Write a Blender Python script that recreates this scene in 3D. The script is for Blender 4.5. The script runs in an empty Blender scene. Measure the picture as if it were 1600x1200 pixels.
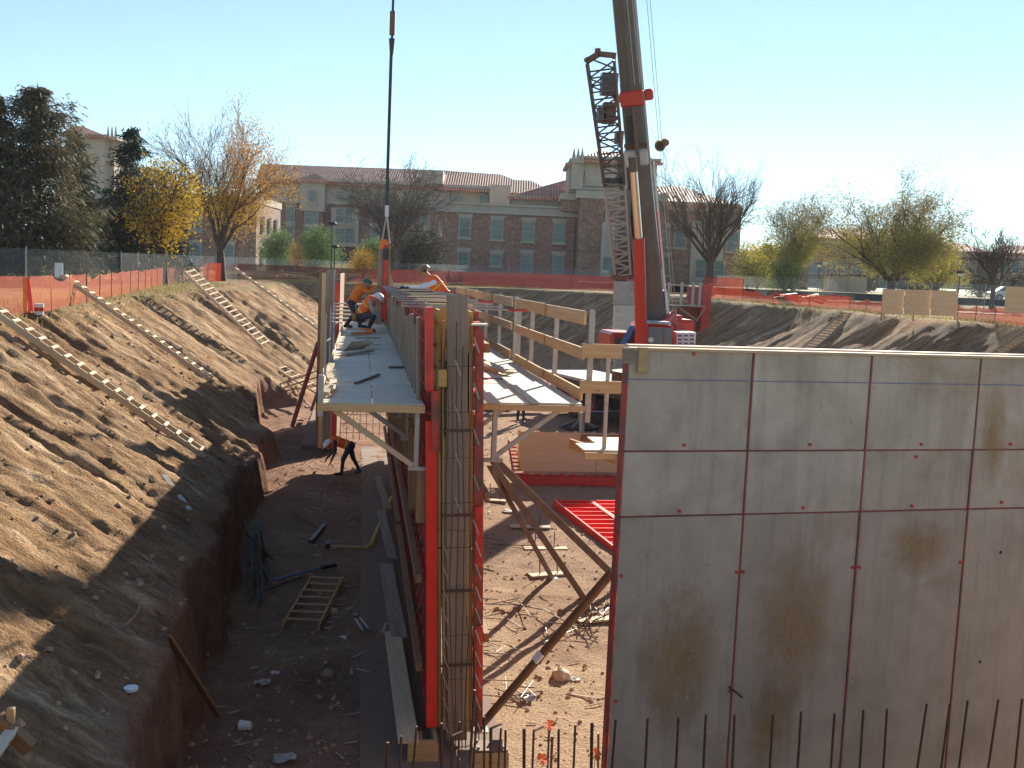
import bpy, bmesh, math, random
import numpy as np
from mathutils import Vector, Matrix, noise as mnoise
random.seed(7); rng = np.random.default_rng(7)
S = bpy.context.scene
COL = S.collection
# ------------------------------------------------------------------ camera
F = 1650.0; YAW, PITCH, ROLL = map(math.radians, (8.3, 5.877, 2.45))
CAM = Vector((0, 0, 6.3))
_fw = Vector((math.sin(YAW)*math.cos(PITCH), math.cos(YAW)*math.cos(PITCH), -math.sin(PITCH)))
_r0 = Vector((math.cos(YAW), -math.sin(YAW), 0)); _u0 = _r0.cross(_fw)
_rt = _r0*math.cos(ROLL) + _u0*math.sin(ROLL); _up = -_r0*math.sin(ROLL) + _u0*math.cos(ROLL)
cd = bpy.data.cameras.new('camera'); cd.sensor_width = 36; cd.lens = F/1600*36; cd.clip_start = .1; cd.clip_end = 3000
cam = bpy.data.objects.new('camera', cd); COL.objects.link(cam)
M3 = Matrix((_rt, _up, -_fw)).transposed()
cam.matrix_world = Matrix.Translation(CAM) @ M3.to_4x4()
S.camera = cam
# ------------------------------------------------------------------ light
SUN_EL, SUN_AZ = math.radians(22.3), math.radians(27.0)      # azimuth from +Y towards +X
w = bpy.data.worlds.new('World'); S.world = w; w.use_nodes = True
nt = w.node_tree; nt.nodes.clear()
sk = nt.nodes.new('ShaderNodeTexSky'); sk.sky_type = 'NISHITA'; sk.sun_disc = False
sk.sun_elevation = SUN_EL; sk.sun_rotation = SUN_AZ; sk.altitude = 900; sk.air_density = 1.0; sk.dust_density = 0.0; sk.ozone_density = 2.5
bg = nt.nodes.new('ShaderNodeBackground'); bg.inputs[1].default_value = 0.074
wo = nt.nodes.new('ShaderNodeOutputWorld')
tn = nt.nodes.new('ShaderNodeMix'); tn.data_type = 'RGBA'; tn.blend_type = 'MULTIPLY'; tn.inputs[0].default_value = 1; tn.inputs[7].default_value = (.86, 1.0, 1.04, 1)
hs = nt.nodes.new('ShaderNodeHueSaturation'); hs.inputs['Saturation'].default_value = .88
nt.links.new(sk.outputs[0], tn.inputs[6]); nt.links.new(tn.outputs[2], hs.inputs['Color']); nt.links.new(hs.outputs[0], bg.inputs[0]); nt.links.new(bg.outputs[0], wo.inputs[0])
sl = bpy.data.lights.new('sun', 'SUN'); sl.energy = 5.0; sl.angle = math.radians(.55); sl.color = (1, .89, .74)
so = bpy.data.objects.new('sun', sl); COL.objects.link(so)
sd = Vector((math.sin(SUN_AZ)*math.cos(SUN_EL), math.cos(SUN_AZ)*math.cos(SUN_EL), math.sin(SUN_EL)))
so.rotation_euler = sd.to_track_quat('Z', 'Y').to_euler(); so.location = (20, 20, 40)
vs = S.view_settings; vs.view_transform = 'Standard'; vs.look = 'None'; vs.gamma = 1; vs.use_curve_mapping = False; vs.exposure = 1.2
# ------------------------------------------------------------------ pixel -> place
def ray(px, py): return _fw + _rt*((px-800)/F) + _up*((600-py)/F)
def onz(px, py, z): d = ray(px, py); return CAM + d*((z-CAM.z)/d.z)
def onY(px, py, Y): d = ray(px, py); return CAM + d*(Y/d.y)
def onX(px, py, X): d = ray(px, py); return CAM + d*(X/d.x)
def onD(px, py, D): return CAM + ray(px, py)*D*1.0/ (ray(px, py).dot(Vector((math.sin(YAW), math.cos(YAW), 0))))  # horizontal depth D
# ------------------------------------------------------------------ materials
class NT:
    def __init__(s, name):
        s.m = bpy.data.materials.new(name); s.m.use_nodes = True; s.t = s.m.node_tree
        s.b = s.t.nodes['Principled BSDF']; s.out = s.t.nodes['Material Output']; s._n = 0
    def n(s, typ, **kw):
        o = s.t.nodes.new(typ)
        for k, v in kw.items():
            if k.startswith('i_'): o.inputs[k[2:].replace('_', ' ')].default_value = v
            else: setattr(o, k, v)
        return o
    def l(s, a, b): s.t.links.new(a, b)
    def coord(s, scale=(1, 1, 1), space='Object', rand=True):
        tc = s.n('ShaderNodeTexCoord'); mp = s.n('ShaderNodeMapping'); mp.inputs['Scale'].default_value = scale
        if rand:
            oi = s.n('ShaderNodeObjectInfo'); mu = s.n('ShaderNodeVectorMath', operation='MULTIPLY_ADD')
            cb = s.n('ShaderNodeCombineXYZ')
            for i in range(3): s.l(oi.outputs['Random'], cb.inputs[i])
            s.l(cb.outputs[0], mu.inputs[0]); mu.inputs[1].default_value = (37, 53, 71); s.l(tc.outputs[space], mu.inputs[2])
            s.l(mu.outputs[0], mp.inputs[0])
        else: s.l(tc.outputs[space], mp.inputs[0])
        return mp.outputs[0]
    def noise(s, vec, scale, detail=4, rough=.55, dist=0):
        o = s.n('ShaderNodeTexNoise'); s.l(vec, o.inputs['Vector']); o.inputs['Scale'].default_value = scale
        o.inputs['Detail'].default_value = detail; o.inputs['Roughness'].default_value = rough; o.inputs['Distortion'].default_value = dist
        return o.outputs['Fac']
    def ramp(s, fac, *stops):
        o = s.n('ShaderNodeValToRGB'); s.l(fac, o.inputs[0]); e = o.color_ramp.elements
        while len(e) < len(stops): e.new(.5)
        for el, (p, c) in zip(e, stops):
            el.position = p; el.color = (*c, 1) if len(c) == 3 else c
        return o.outputs[0]
    def step(s, fac, a, b):
        return s.ramp(fac, (a, (0, 0, 0)), (b, (1, 1, 1)))
    def mix(s, f, a, b, typ='MIX'):
        o = s.n('ShaderNodeMix', data_type='RGBA', blend_type=typ)
        for v, i in ((f, 0), (a, 6), (b, 7)):
            if isinstance(v, (int, float)): o.inputs[i].default_value = v
            elif isinstance(v, tuple): o.inputs[i].default_value = (*v, 1)
            else: s.l(v, o.inputs[i])
        return o.outputs[2]
    def bump(s, h, strength=.3, dist=.02):
        o = s.n('ShaderNodeBump'); o.inputs['Strength'].default_value = strength; o.inputs['Distance'].default_value = dist
        s.l(h, o.inputs['Height']); s.l(o.outputs[0], s.b.inputs['Normal'])
    def col(s, c): s.l(c, s.b.inputs['Base Color'])
def simple(name, c, rough=.6, metal=0, var=.25, scale=6, bump=.15, dirt=None, dirt_amt=.5, tint=.15):
    k = NT(name); v = k.coord(); f = k.noise(v, scale, 5)
    lo = tuple(x*(1-var) for x in c); hi = tuple(min(1, x*(1+var)) for x in c)
    o = k.ramp(f, (.3, lo), (.7, hi))
    oi = k.n('ShaderNodeObjectInfo')
    o = k.mix(k.ramp(oi.outputs['Random'], (0, (0, 0, 0)), (1, (tint*2,)*3)), o, tuple(x*.6 for x in c))
    if dirt:
        g = k.noise(v, scale*.45, 6, .7); o = k.mix(k.step(g, 1-dirt_amt-.08, 1-dirt_amt+.12), o, dirt)
    k.col(o); k.b.inputs['Roughness'].default_value = rough; k.b.inputs['Metallic'].default_value = metal
    if bump: k.bump(f, bump, .01)
    return k.m
def wood(name, a, b, stain=None, amt=.3, grain=24, rough=.75):   # long grain on local X
    k = NT(name); v = k.coord((.6, grain/2, grain/2)); f = k.noise(v, 1.5, 6, .6, .6)
    o = k.ramp(f, (.3, a), (.7, b)); v2 = k.coord((1.2, 3, 3)); g = k.noise(v2, 1.2, 5, .65)
    if stain: o = k.mix(k.step(g, 1-amt-.12, 1-amt+.14), o, stain)
    v3 = k.coord((3.2, 9, 9)); kn = k.n('ShaderNodeTexVoronoi'); k.l(v3, kn.inputs['Vector']); kn.inputs['Scale'].default_value = .8
    o = k.mix(k.ramp(kn.outputs['Distance'], (.05, (.75,)*3), (.12, (0, 0, 0))), o, tuple(x*.35 for x in a))
    oi = k.n('ShaderNodeObjectInfo'); o = k.mix(k.ramp(oi.outputs['Random'], (0, (0, 0, 0)), (1, (.38,)*3)), o, tuple(x*.7 for x in a))
    k.col(o); k.b.inputs['Roughness'].default_value = rough; k.bump(f, .3, .004); return k.m
MAT = {}
MAT['lumber'] = wood('lumber', (.46, .29, .13), (.62, .43, .22), (.28, .17, .08), .25)
MAT['lumber_pale'] = wood('lumber_pale', (.52, .38, .22), (.68, .54, .36), (.36, .26, .17), .2)
MAT['lumber_grey'] = wood('lumber_grey', (.25, .19, .135), (.40, .32, .24), (.13, .095, .065), .33)
MAT['lumber_brown'] = wood('lumber_brown', (.24, .13, .06), (.36, .21, .10), (.12, .07, .04), .3)
MAT['ply_edge'] = wood('ply_edge', (.42, .26, .07), (.58, .40, .14), (.2, .12, .05), .3, 60)
MAT['ply_deck'] = wood('ply_deck', (.58, .51, .38), (.74, .68, .54), (.40, .35, .27), .3, 8)
MAT['ply_form'] = wood('ply_form', (.70, .47, .24), (.80, .58, .32), (.60, .39, .2), .3, 10)
MAT['red'] = simple('red_steel', (.62, .045, .03), .45, 0, .3, 5, .1, (.16, .07, .05), .34)
MAT['red_worn'] = simple('red_steel_worn', (.50, .05, .035), .55, 0, .35, 7, .15, (.13, .075, .06), .5)
MAT['red_bright'] = simple('red_paint_bright', (.85, .035, .02), .4, 0, .12, 4, .05, (.30, .05, .04), .27, 0)
MAT['joint_red'] = simple('joint_red', (.30, .075, .045), .6, 0, .3, 6, .1, (.10, .06, .05), .45)
MAT['orange'] = simple('orange_plastic', (.95, .20, .03), .5, 0, .15, 5, 0)
MAT['brown_steel'] = simple('brown_steel', (.15, .075, .04), .55, .1, .3, 5, .15, (.30, .17, .09), .3)
MAT['rebar'] = simple('rebar_steel', (.14, .09, .07), .5, .6, .35, 30, .4, (.25, .11, .05), .35)
MAT['galv'] = simple('galvanised_steel', (.42, .40, .365), .5, .3, .15, 14, .05, (.38, .33, .28), .35)
MAT['grey_boom'] = simple('boom_paint', (.105, .095, .085), .38, .25, .2, 1.5, .03, (.12, .10, .085), .4)
MAT['grey_light'] = simple('light_grey_paint', (.50, .50, .50), .4, .1, .12, 2, .03, (.3, .28, .26), .25)
MAT['silver'] = simple('chrome_rod', (.80, .72, .60), .22, .85, .05, 2, 0)
MAT['crane_red'] = simple('crane_red', (.55, .04, .025), .35, 0, .12, 2, 0, (.3, .04, .03), .25)
MAT['rubber'] = simple('rubber', (.03, .03, .03), .8, 0, .3, 8, .2, (.12, .09, .07), .35)
MAT['black'] = simple('black_plastic', (.03, .03, .032), .5, 0, .2, 5, 0)
MAT['white'] = simple('white_paint', (.80, .80, .78), .5, 0, .06, 4, 0, (.5, .45, .4), .2)
MAT['paper'] = simple('paper', (.75, .75, .73), .8, 0, .08, 9, .2)
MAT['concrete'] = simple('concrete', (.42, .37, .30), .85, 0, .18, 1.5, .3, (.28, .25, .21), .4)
MAT['concrete_d'] = simple('concrete_dark', (.21, .17, .135), .85, 0, .25, 1.0, .35, (.20, .125, .085), .6)  # darker, browner mix than the plain concrete
MAT['yellow'] = simple('yellow_paint', (.70, .52, .06), .5, 0, .15, 6, 0)
MAT['blue'] = simple('blue_tube', (.12, .2, .35), .4, .2, .2, 6, 0)
MAT['stone'] = simple('cast_stone', (.44, .375, .295), .85, 0, .10, .7, .15, (.37, .31, .25), .4, 0)
MAT['rock'] = simple('pale_rock', (.60, .47, .34), .9, 0, .25, 5, .6)
MAT['bark'] = simple('bark', (.085, .06, .045), .95, 0, .4, 9, .5, None)
MAT['frame_w'] = simple('window_frame', (.40, .35, .27), .6, 0, .05, 2, 0)
MAT['skin'] = simple('skin', (.42, .22, .14), .6, 0, .1, 9, 0)
MAT['cloth_dark'] = simple('dark_cloth', (.035, .04, .055), .9, 0, .3, 9, .2)
MAT['cloth_grey'] = simple('grey_cloth', (.30, .30, .32), .9, 0, .2, 9, .2)
MAT['cloth_white'] = simple('white_cloth', (.78, .78, .80), .9, 0, .06, 9, .2)
MAT['cloth_rust'] = simple('rust_cloth', (.75, .20, .03), .9, 0, .2, 9, .2)
MAT['vest'] = simple('orange_vest', (.95, .14, .03), .8, 0, .12, 9, .1)
MAT['lime'] = simple('lime_stripe', (.72, .80, .08), .6, 0, .1, 9, 0)
MAT['hat_brown'] = simple('brown_helmet', (.28, .14, .06), .3, 0, .1, 4, 0)
MAT['hat_green'] = simple('dark_green_helmet', (.03, .12, .07), .3, 0, .1, 4, 0)
def glass_mat():
    k = NT('window_glass'); v = k.coord((1, 1, 1)); f = k.noise(v, .5, 2)
    k.col(k.ramp(f, (.3, (.07, .13, .12)), (.7, (.13, .20, .19)))); k.b.inputs['Roughness'].default_value = .3
    return k.m
MAT['glass'] = glass_mat()
def brick_mat(nm, c1, c2):
    k = NT(nm); v = k.coord((1, 1, 1), rand=False)
    sx = k.n('ShaderNodeSeparateXYZ'); k.l(v, sx.inputs[0]); cb = k.n('ShaderNodeCombineXYZ')
    ad = k.n('ShaderNodeMath', operation='ADD'); k.l(sx.outputs[0], ad.inputs[0]); k.l(sx.outputs[1], ad.inputs[1])
    k.l(ad.outputs[0], cb.inputs[0]); k.l(sx.outputs[2], cb.inputs[1])
    b = k.n('ShaderNodeTexBrick'); k.l(cb.outputs[0], b.inputs['Vector']); b.inputs['Scale'].default_value = 1
    b.inputs['Brick Width'].default_value = .9; b.inputs['Row Height'].default_value = .28; b.inputs['Mortar Size'].default_value = .02
    b.inputs['Color1'].default_value = (*c1, 1); b.inputs['Color2'].default_value = (*c2, 1); b.inputs['Mortar'].default_value = (*[x*1.25 for x in c2], 1)
    f = k.noise(v, .35, 5); o = k.mix(k.ramp(f, (.3, (0, 0, 0)), (.75, (.5,)*3)), b.outputs[0], tuple(x*.55 for x in c1))
    g = k.noise(v, 2.4, 3); o = k.mix(k.ramp(g, (.45, (0, 0, 0)), (.7, (.6,)*3)), o, tuple(x*1.7 for x in c2))
    k.col(o); k.b.inputs['Roughness'].default_value = .9; return k.m
MAT['brick'] = brick_mat('brick_brown', (.22, .115, .08), (.30, .17, .115))
MAT['brick_far'] = brick_mat('brick_far', (.20, .12, .09), (.26, .16, .12))
def tile_mat():
    k = NT('clay_roof_tile'); v = k.coord((1, 1, 1), rand=False); wv = k.n('ShaderNodeTexWave', wave_type='BANDS', bands_direction='X')
    k.l(v, wv.inputs['Vector']); wv.inputs['Scale'].default_value = .8; wv.inputs['Distortion'].default_value = .4
    w2 = k.n('ShaderNodeTexWave', wave_type='BANDS', bands_direction='Y'); k.l(v, w2.inputs['Vector']); w2.inputs['Scale'].default_value = .9
    f = k.noise(v, 1.1, 5); c = k.ramp(f, (.3, (.48, .17, .10)), (.55, (.66, .29, .19)), (.75, (.78, .45, .32)))
    c = k.mix(k.ramp(wv.outputs['Fac'], (.1, (.6,)*3), (.5, (0, 0, 0))), c, (.20, .08, .05))
    c = k.mix(k.ramp(w2.outputs['Fac'], (.02, (.5,)*3), (.3, (0, 0, 0))), c, (.16, .06, .04))
    k.col(c); k.b.inputs['Roughness'].default_value = .75; k.bump(wv.outputs['Fac'], .8, .1); return k.m
MAT['tile'] = tile_mat()
def leaf_mat(nm, cols, trans=.35):
    k = NT(nm); g = k.n('ShaderNodeNewGeometry'); o = k.ramp(g.outputs['Random Per Island'], *[(i/(len(cols)-1), c) for i, c in enumerate(cols)])
    k.col(o); k.b.inputs['Roughness'].default_value = .7
    tr = k.n('ShaderNodeBsdfTranslucent'); k.l(o, tr.inputs[0]); ms = k.n('ShaderNodeMixShader'); ms.inputs[0].default_value = trans
    k.l(k.b.outputs[0], ms.inputs[1]); k.l(tr.outputs[0], ms.inputs[2]); k.l(ms.outputs[0], k.out.inputs[0]); return k.m
MAT['conifer'] = leaf_mat('conifer_needles', [(.05, .055, .028), (.085, .085, .04), (.13, .115, .06), (.17, .125, .07)], .3)
MAT['evergreen'] = leaf_mat('evergreen_leaves', [(.012, .03, .016), (.02, .045, .022), (.035, .06, .03)], .2)
MAT['yellow_leaf'] = leaf_mat('yellow_leaves', [(.50, .32, .03), (.70, .48, .04), (.58, .36, .04), (.25, .22, .04)], .5)
MAT['orange_leaf'] = leaf_mat('orange_leaves', [(.62, .30, .07), (.70, .42, .10), (.50, .24, .07), (.62, .46, .16)], .45)
MAT['green_leaf'] = leaf_mat('green_leaves', [(.11, .20, .06), (.18, .29, .09), (.26, .38, .13), (.14, .20, .07)], .4)
MAT['lime_leaf'] = leaf_mat('yellow_green_leaves', [(.36, .34, .06), (.52, .47, .08), (.28, .28, .06), (.60, .50, .10)], .5)
MAT['olive_leaf'] = leaf_mat('olive_leaves', [(.30, .24, .07), (.42, .33, .10), (.20, .18, .06), (.50, .38, .12)], .45)
MAT['dead_leaf'] = leaf_mat('dead_leaves', [(.07, .05, .04), (.10, .06, .04), (.05, .04, .04)], .2)
MAT['dark_leaf'] = leaf_mat('dark_leaves', [(.02, .035, .018), (.035, .05, .022), (.10, .05, .02)], .3)
MAT['grass'] = leaf_mat('dry_grass', [(.24, .19, .08), (.34, .27, .11), (.16, .17, .06), (.40, .31, .15)], .4)
def net_mat(nm, c, hole, alpha, sc):
    k = NT(nm); v = k.coord((1, 1, 1), space='UV', rand=False)
    ch = k.n('ShaderNodeTexBrick'); k.l(v, ch.inputs['Vector']); ch.offset = 0; ch.inputs['Scale'].default_value = sc
    ch.inputs['Brick Width'].default_value = 1; ch.inputs['Row Height'].default_value = 1; ch.inputs['Mortar Size'].default_value = hole; ch.inputs['Mortar Smooth'].default_value = 0
    k.b.inputs['Base Color'].default_value = (*c, 1); k.b.inputs['Roughness'].default_value = .6
    tr = k.n('ShaderNodeBsdfTranslucent'); tr.inputs[0].default_value = (*c, 1); ms = k.n('ShaderNodeMixShader'); ms.inputs[0].default_value = .4
    k.l(k.b.outputs[0], ms.inputs[1]); k.l(tr.outputs[0], ms.inputs[2])
    tp = k.n('ShaderNodeBsdfTransparent'); m2 = k.n('ShaderNodeMixShader')
    mm = k.n('ShaderNodeMath', operation='MAXIMUM'); k.l(ch.outputs['Fac'], mm.inputs[0]); mm.inputs[1].default_value = alpha
    k.l(mm.outputs[0], m2.inputs[0]); k.l(tp.outputs[0], m2.inputs[1]); k.l(ms.outputs[0], m2.inputs[2]); k.l(m2.outputs[0], k.out.inputs[0]); return k.m
MAT['net'] = net_mat('orange_net', (.80, .15, .05), .14, 0, 34)
MAT['net_dense'] = net_mat('orange_net_dense', (.38, .05, .02), .22, 0, 30)
MAT['net_shaded'] = net_mat('orange_net_shaded', (.12, .02, .018), .26, 0, 30)  # orange netting with tree and building shade put into its colour
MAT['chain'] = net_mat('chain_link', (.34, .40, .42), .05, 0, 26)

def panel_mat():        # weathered concrete-stained overlay plywood; stains live in the object's own coordinates
    k = NT('form_ply_stained'); v = k.coord((1, 1, 1)); f = k.noise(v, 1.6, 7, .62, .5)
    o = k.ramp(f, (.28, (.36, .30, .225)), (.5, (.51, .435, .34)), (.74, (.65, .57, .455)))
    v2 = k.coord((5, 5, .35)); g = k.noise(v2, 1.3, 5, .6); o = k.mix(k.ramp(g, (.5, (0, 0, 0)), (.72, (.5,)*3)), o, (.24, .195, .155))
    vg = k.coord((1, 1, 1), rand=False, space='Object')
    h = k.noise(k.coord((1.1, 1.1, .9)), .75, 6, .7, 1.2); o = k.mix(k.ramp(h, (.56, (0, 0, 0)), (.66, (.45,)*3)), o, (.36, .235, .11))
    s2 = k.noise(k.coord((9, 9, 1.2)), 3, 4, .6, .3); o = k.mix(k.ramp(s2, (.66, (0, 0, 0)), (.72, (.35,)*3)), o, (.42, .39, .35))
    s3 = k.noise(v, 9, 4, .7); o = k.mix(k.ramp(s3, (.62, (0, 0, 0)), (.75, (.4,)*3)), o, (.12, .10, .085))
    oi = k.n('ShaderNodeObjectInfo'); o = k.mix(k.ramp(oi.outputs['Random'], (0, (0, 0, 0)), (1, (.5,)*3)), o, (.30, .25, .20))
    k.col(o); k.b.inputs['Roughness'].default_value = .55; k.bump(f, .1, .01); return k.m
MAT['panel'] = panel_mat()
def smear_mat():
    k = NT('mud_smear'); v = k.coord((1, 1, 1), rand=False)
    n1 = k.noise(v, 3.2, 8, .75, 2.2)
    mp = k.n('ShaderNodeMapping'); k.l(v, mp.inputs[0]); mp.inputs['Rotation'].default_value = (0, .5, 0); mp.inputs['Scale'].default_value = (6, 1, .8)
    n2 = k.noise(mp.outputs[0], 2.5, 5, .65, .4)
    tc = k.n('ShaderNodeTexCoord'); gr = k.n('ShaderNodeTexGradient', gradient_type='SPHERICAL'); m2 = k.n('ShaderNodeMapping'); k.l(tc.outputs['Generated'], m2.inputs[0])
    m2.inputs['Location'].default_value = (-1, 0, -1); m2.inputs['Scale'].default_value = (2, 0, 2); k.l(m2.outputs[0], gr.inputs[0])
    a = k.n('ShaderNodeMath', operation='MULTIPLY'); k.l(n1, a.inputs[0]); k.l(n2, a.inputs[1])
    b = k.n('ShaderNodeMath', operation='MULTIPLY'); k.l(a.outputs[0], b.inputs[0]); k.l(gr.outputs[0], b.inputs[1])
    al = k.step(b.outputs[0], .05, .24); mu = k.n('ShaderNodeMath', operation='MULTIPLY'); k.l(al, mu.inputs[0]); mu.inputs[1].default_value = .62
    k.l(mu.outputs[0], k.b.inputs['Alpha']); k.col(k.ramp(n2, (.3, (.34, .20, .075)), (.7, (.50, .33, .15)))); k.b.inputs['Roughness'].default_value = .9
    return k.m
MAT['smear'] = smear_mat()

def ground_mat():
    k = NT('ground_soil'); v = k.coord((1, 1, 1), space='Object', rand=False)
    at = k.n('ShaderNodeAttribute', attribute_name='zone'); sp = k.n('ShaderNodeSeparateColor'); k.l(at.outputs['Color'], sp.inputs[0])
    slope, grass, pale = sp.outputs[0], sp.outputs[1], sp.outputs[2]
    n1 = k.noise(v, .55, 8, .62); n2 = k.noise(v, 4.5, 6, .65); n3 = k.noise(v, 22, 4, .7)
    floor = k.ramp(n1, (.3, (.27, .145, .09)), (.5, (.42, .24, .15)), (.72, (.55, .35, .215)))
    floor = k.mix(k.ramp(n2, (.45, (0, 0, 0)), (.72, (.65,)*3)), floor, (.20, .11, .075))
    floor = k.mix(pale, floor, (.60, .42, .265))
    # slope: streaks running down the bank (world X)
    mp = k.n('ShaderNodeMapping'); k.l(v, mp.inputs[0]); mp.inputs['Scale'].default_value = (.40, 1.6, .4); mp.inputs['Rotation'].default_value = (0, 0, .08)
    st = k.noise(mp.outputs[0], 1.1, 7, .62, .35)
    sc = k.ramp(st, (.30, (.16, .088, .042)), (.43, (.35, .205, .10)), (.55, (.48, .31, .165)), (.65, (.72, .53, .33)))
    mp2 = k.n('ShaderNodeMapping'); k.l(v, mp2.inputs[0]); mp2.inputs['Scale'].default_value = (1.3, 5.5, 1.3); sn = k.noise(mp2.outputs[0], 1.2, 6, .7)
    sc = k.mix(k.ramp(sn, (.47, (0, 0, 0)), (.62, (.7,)*3)), sc, (.15, .09, .048))
    gn = k.n('ShaderNodeNewGeometry'); sz_ = k.n('ShaderNodeSeparateXYZ'); k.l(gn.outputs['Position'], sz_.inputs[0])
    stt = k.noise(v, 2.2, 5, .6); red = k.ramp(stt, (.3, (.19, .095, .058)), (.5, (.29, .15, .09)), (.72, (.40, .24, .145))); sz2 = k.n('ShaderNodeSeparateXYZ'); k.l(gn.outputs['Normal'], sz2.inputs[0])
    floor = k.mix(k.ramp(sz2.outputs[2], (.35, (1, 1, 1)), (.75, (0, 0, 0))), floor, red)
    c = k.mix(slope, floor, sc)
    gc = k.ramp(n2, (.35, (.16, .12, .055)), (.55, (.30, .24, .10)), (.75, (.22, .22, .08)))
    gc = k.mix(k.ramp(n1, (.4, (0, 0, 0)), (.6, (.7,)*3)), gc, (.38, .30, .14))
    c = k.mix(grass, c, gc)
    c = k.mix(k.ramp(n3, (.35, (.45,)*3), (.55, (0, 0, 0))), c, (.12, .075, .05))
    k.col(c); k.b.inputs['Roughness'].default_value = .95; k.b.inputs['Specular IOR Level'].default_value = .15
    bm = k.n('ShaderNodeMath', operation='ADD'); k.l(n2, bm.inputs[0]); k.l(n3, bm.inputs[1]); k.bump(bm.outputs[0], 1.0, .09); return k.m
MAT['ground'] = ground_mat()
# ------------------------------------------------------------------ object helpers
def link(name, me, mat=None, parent=None, mw=None):
    o = bpy.data.objects.new(name, me)
    if mat is not None and not me.materials:
        me.materials.append(MAT[mat] if isinstance(mat, str) else mat)
    COL.objects.link(o)
    if mw is not None: o.matrix_local = mw
    if parent is not None: o.parent = parent
    return o
ORD = 'first second third fourth fifth sixth seventh eighth ninth tenth eleventh twelfth thirteenth fourteenth fifteenth sixteenth seventeenth eighteenth nineteenth twentieth'.split()
def tag(o, label=None, cat=None, group=None, kind=None):
    if label: o['label'] = label
    if cat: o['category'] = cat
    if group: o['group'] = group
    if kind: o['kind'] = kind
    return o
class Thing:
    """Empty root at `loc`; parts are given in world (design) space; root may lean."""
    def __init__(s, name, loc, label, cat, group=None, rot=(0, 0, 0)):
        s.loc = Vector(loc); s.o = bpy.data.objects.new(name, None); COL.objects.link(s.o)
        s.o.empty_display_size = .2; s.o.location = s.loc; s.o.rotation_euler = rot; tag(s.o, label, cat, group); s.inv = Matrix.Translation(-s.loc)
    def add(s, name, me, mat, mw=None, parent=None):
        mw = mw if mw is not None else Matrix.Identity(4)
        o = link(name, me, mat)
        if parent is not None: o.parent = parent; o.matrix_local = WM[parent.name].inverted() @ mw
        else: o.parent = s.o; o.matrix_local = s.inv @ mw
        WM[o.name] = mw
        return o
WM = {}
_cube = {}
def box_me(sx, sy, sz, mat, ch=None):
    key = (round(sx, 3), round(sy, 3), round(sz, 3), mat)
    if key in _cube: return _cube[key]
    c = ch if ch is not None else min(.006, .12*min(sx, sy, sz))
    bm = bmesh.new(); bmesh.ops.create_cube(bm, size=1)
    for v in bm.verts: v.co = Vector((v.co.x*sx, v.co.y*sy, v.co.z*sz))
    if c > .0005: bmesh.ops.bevel(bm, geom=bm.edges[:], offset=c, segments=1, affect='EDGES')
    me = bpy.data.meshes.new('box'); bm.to_mesh(me); bm.free(); me.materials.append(MAT[mat]); _cube[key] = me; return me
def dirmat(p0, p1, upv=(0, 0, 1)):
    p0, p1 = Vector(p0), Vector(p1); x = (p1-p0).normalized(); u = Vector(upv)
    if abs(x.dot(u)) > .98: u = Vector((0, 1, 0))
    y = u.cross(x).normalized(); z = x.cross(y); m = Matrix((x, y, z)).transposed().to_4x4(); m.translation = (p0+p1)/2; return m, (p1-p0).length
def box(t, name, mat, c, s, rz=0, rot=None):
    mw = Matrix.Translation(Vector(c)) @ (rot.to_4x4() if rot is not None else Matrix.Rotation(rz, 4, 'Z'))
    return t.add(name, box_me(*s, mat), mat, mw) if isinstance(t, Thing) else link(name, box_me(*s, mat), mat, None, mw)
def beam(t, name, mat, p0, p1, wd, h, up=(0, 0, 1)):
    mw, L = dirmat(p0, p1, up); me = box_me(round(L, 2), wd, h, mat)
    return t.add(name, me, mat, mw) if isinstance(t, Thing) else link(name, me, mat, None, mw)
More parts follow.
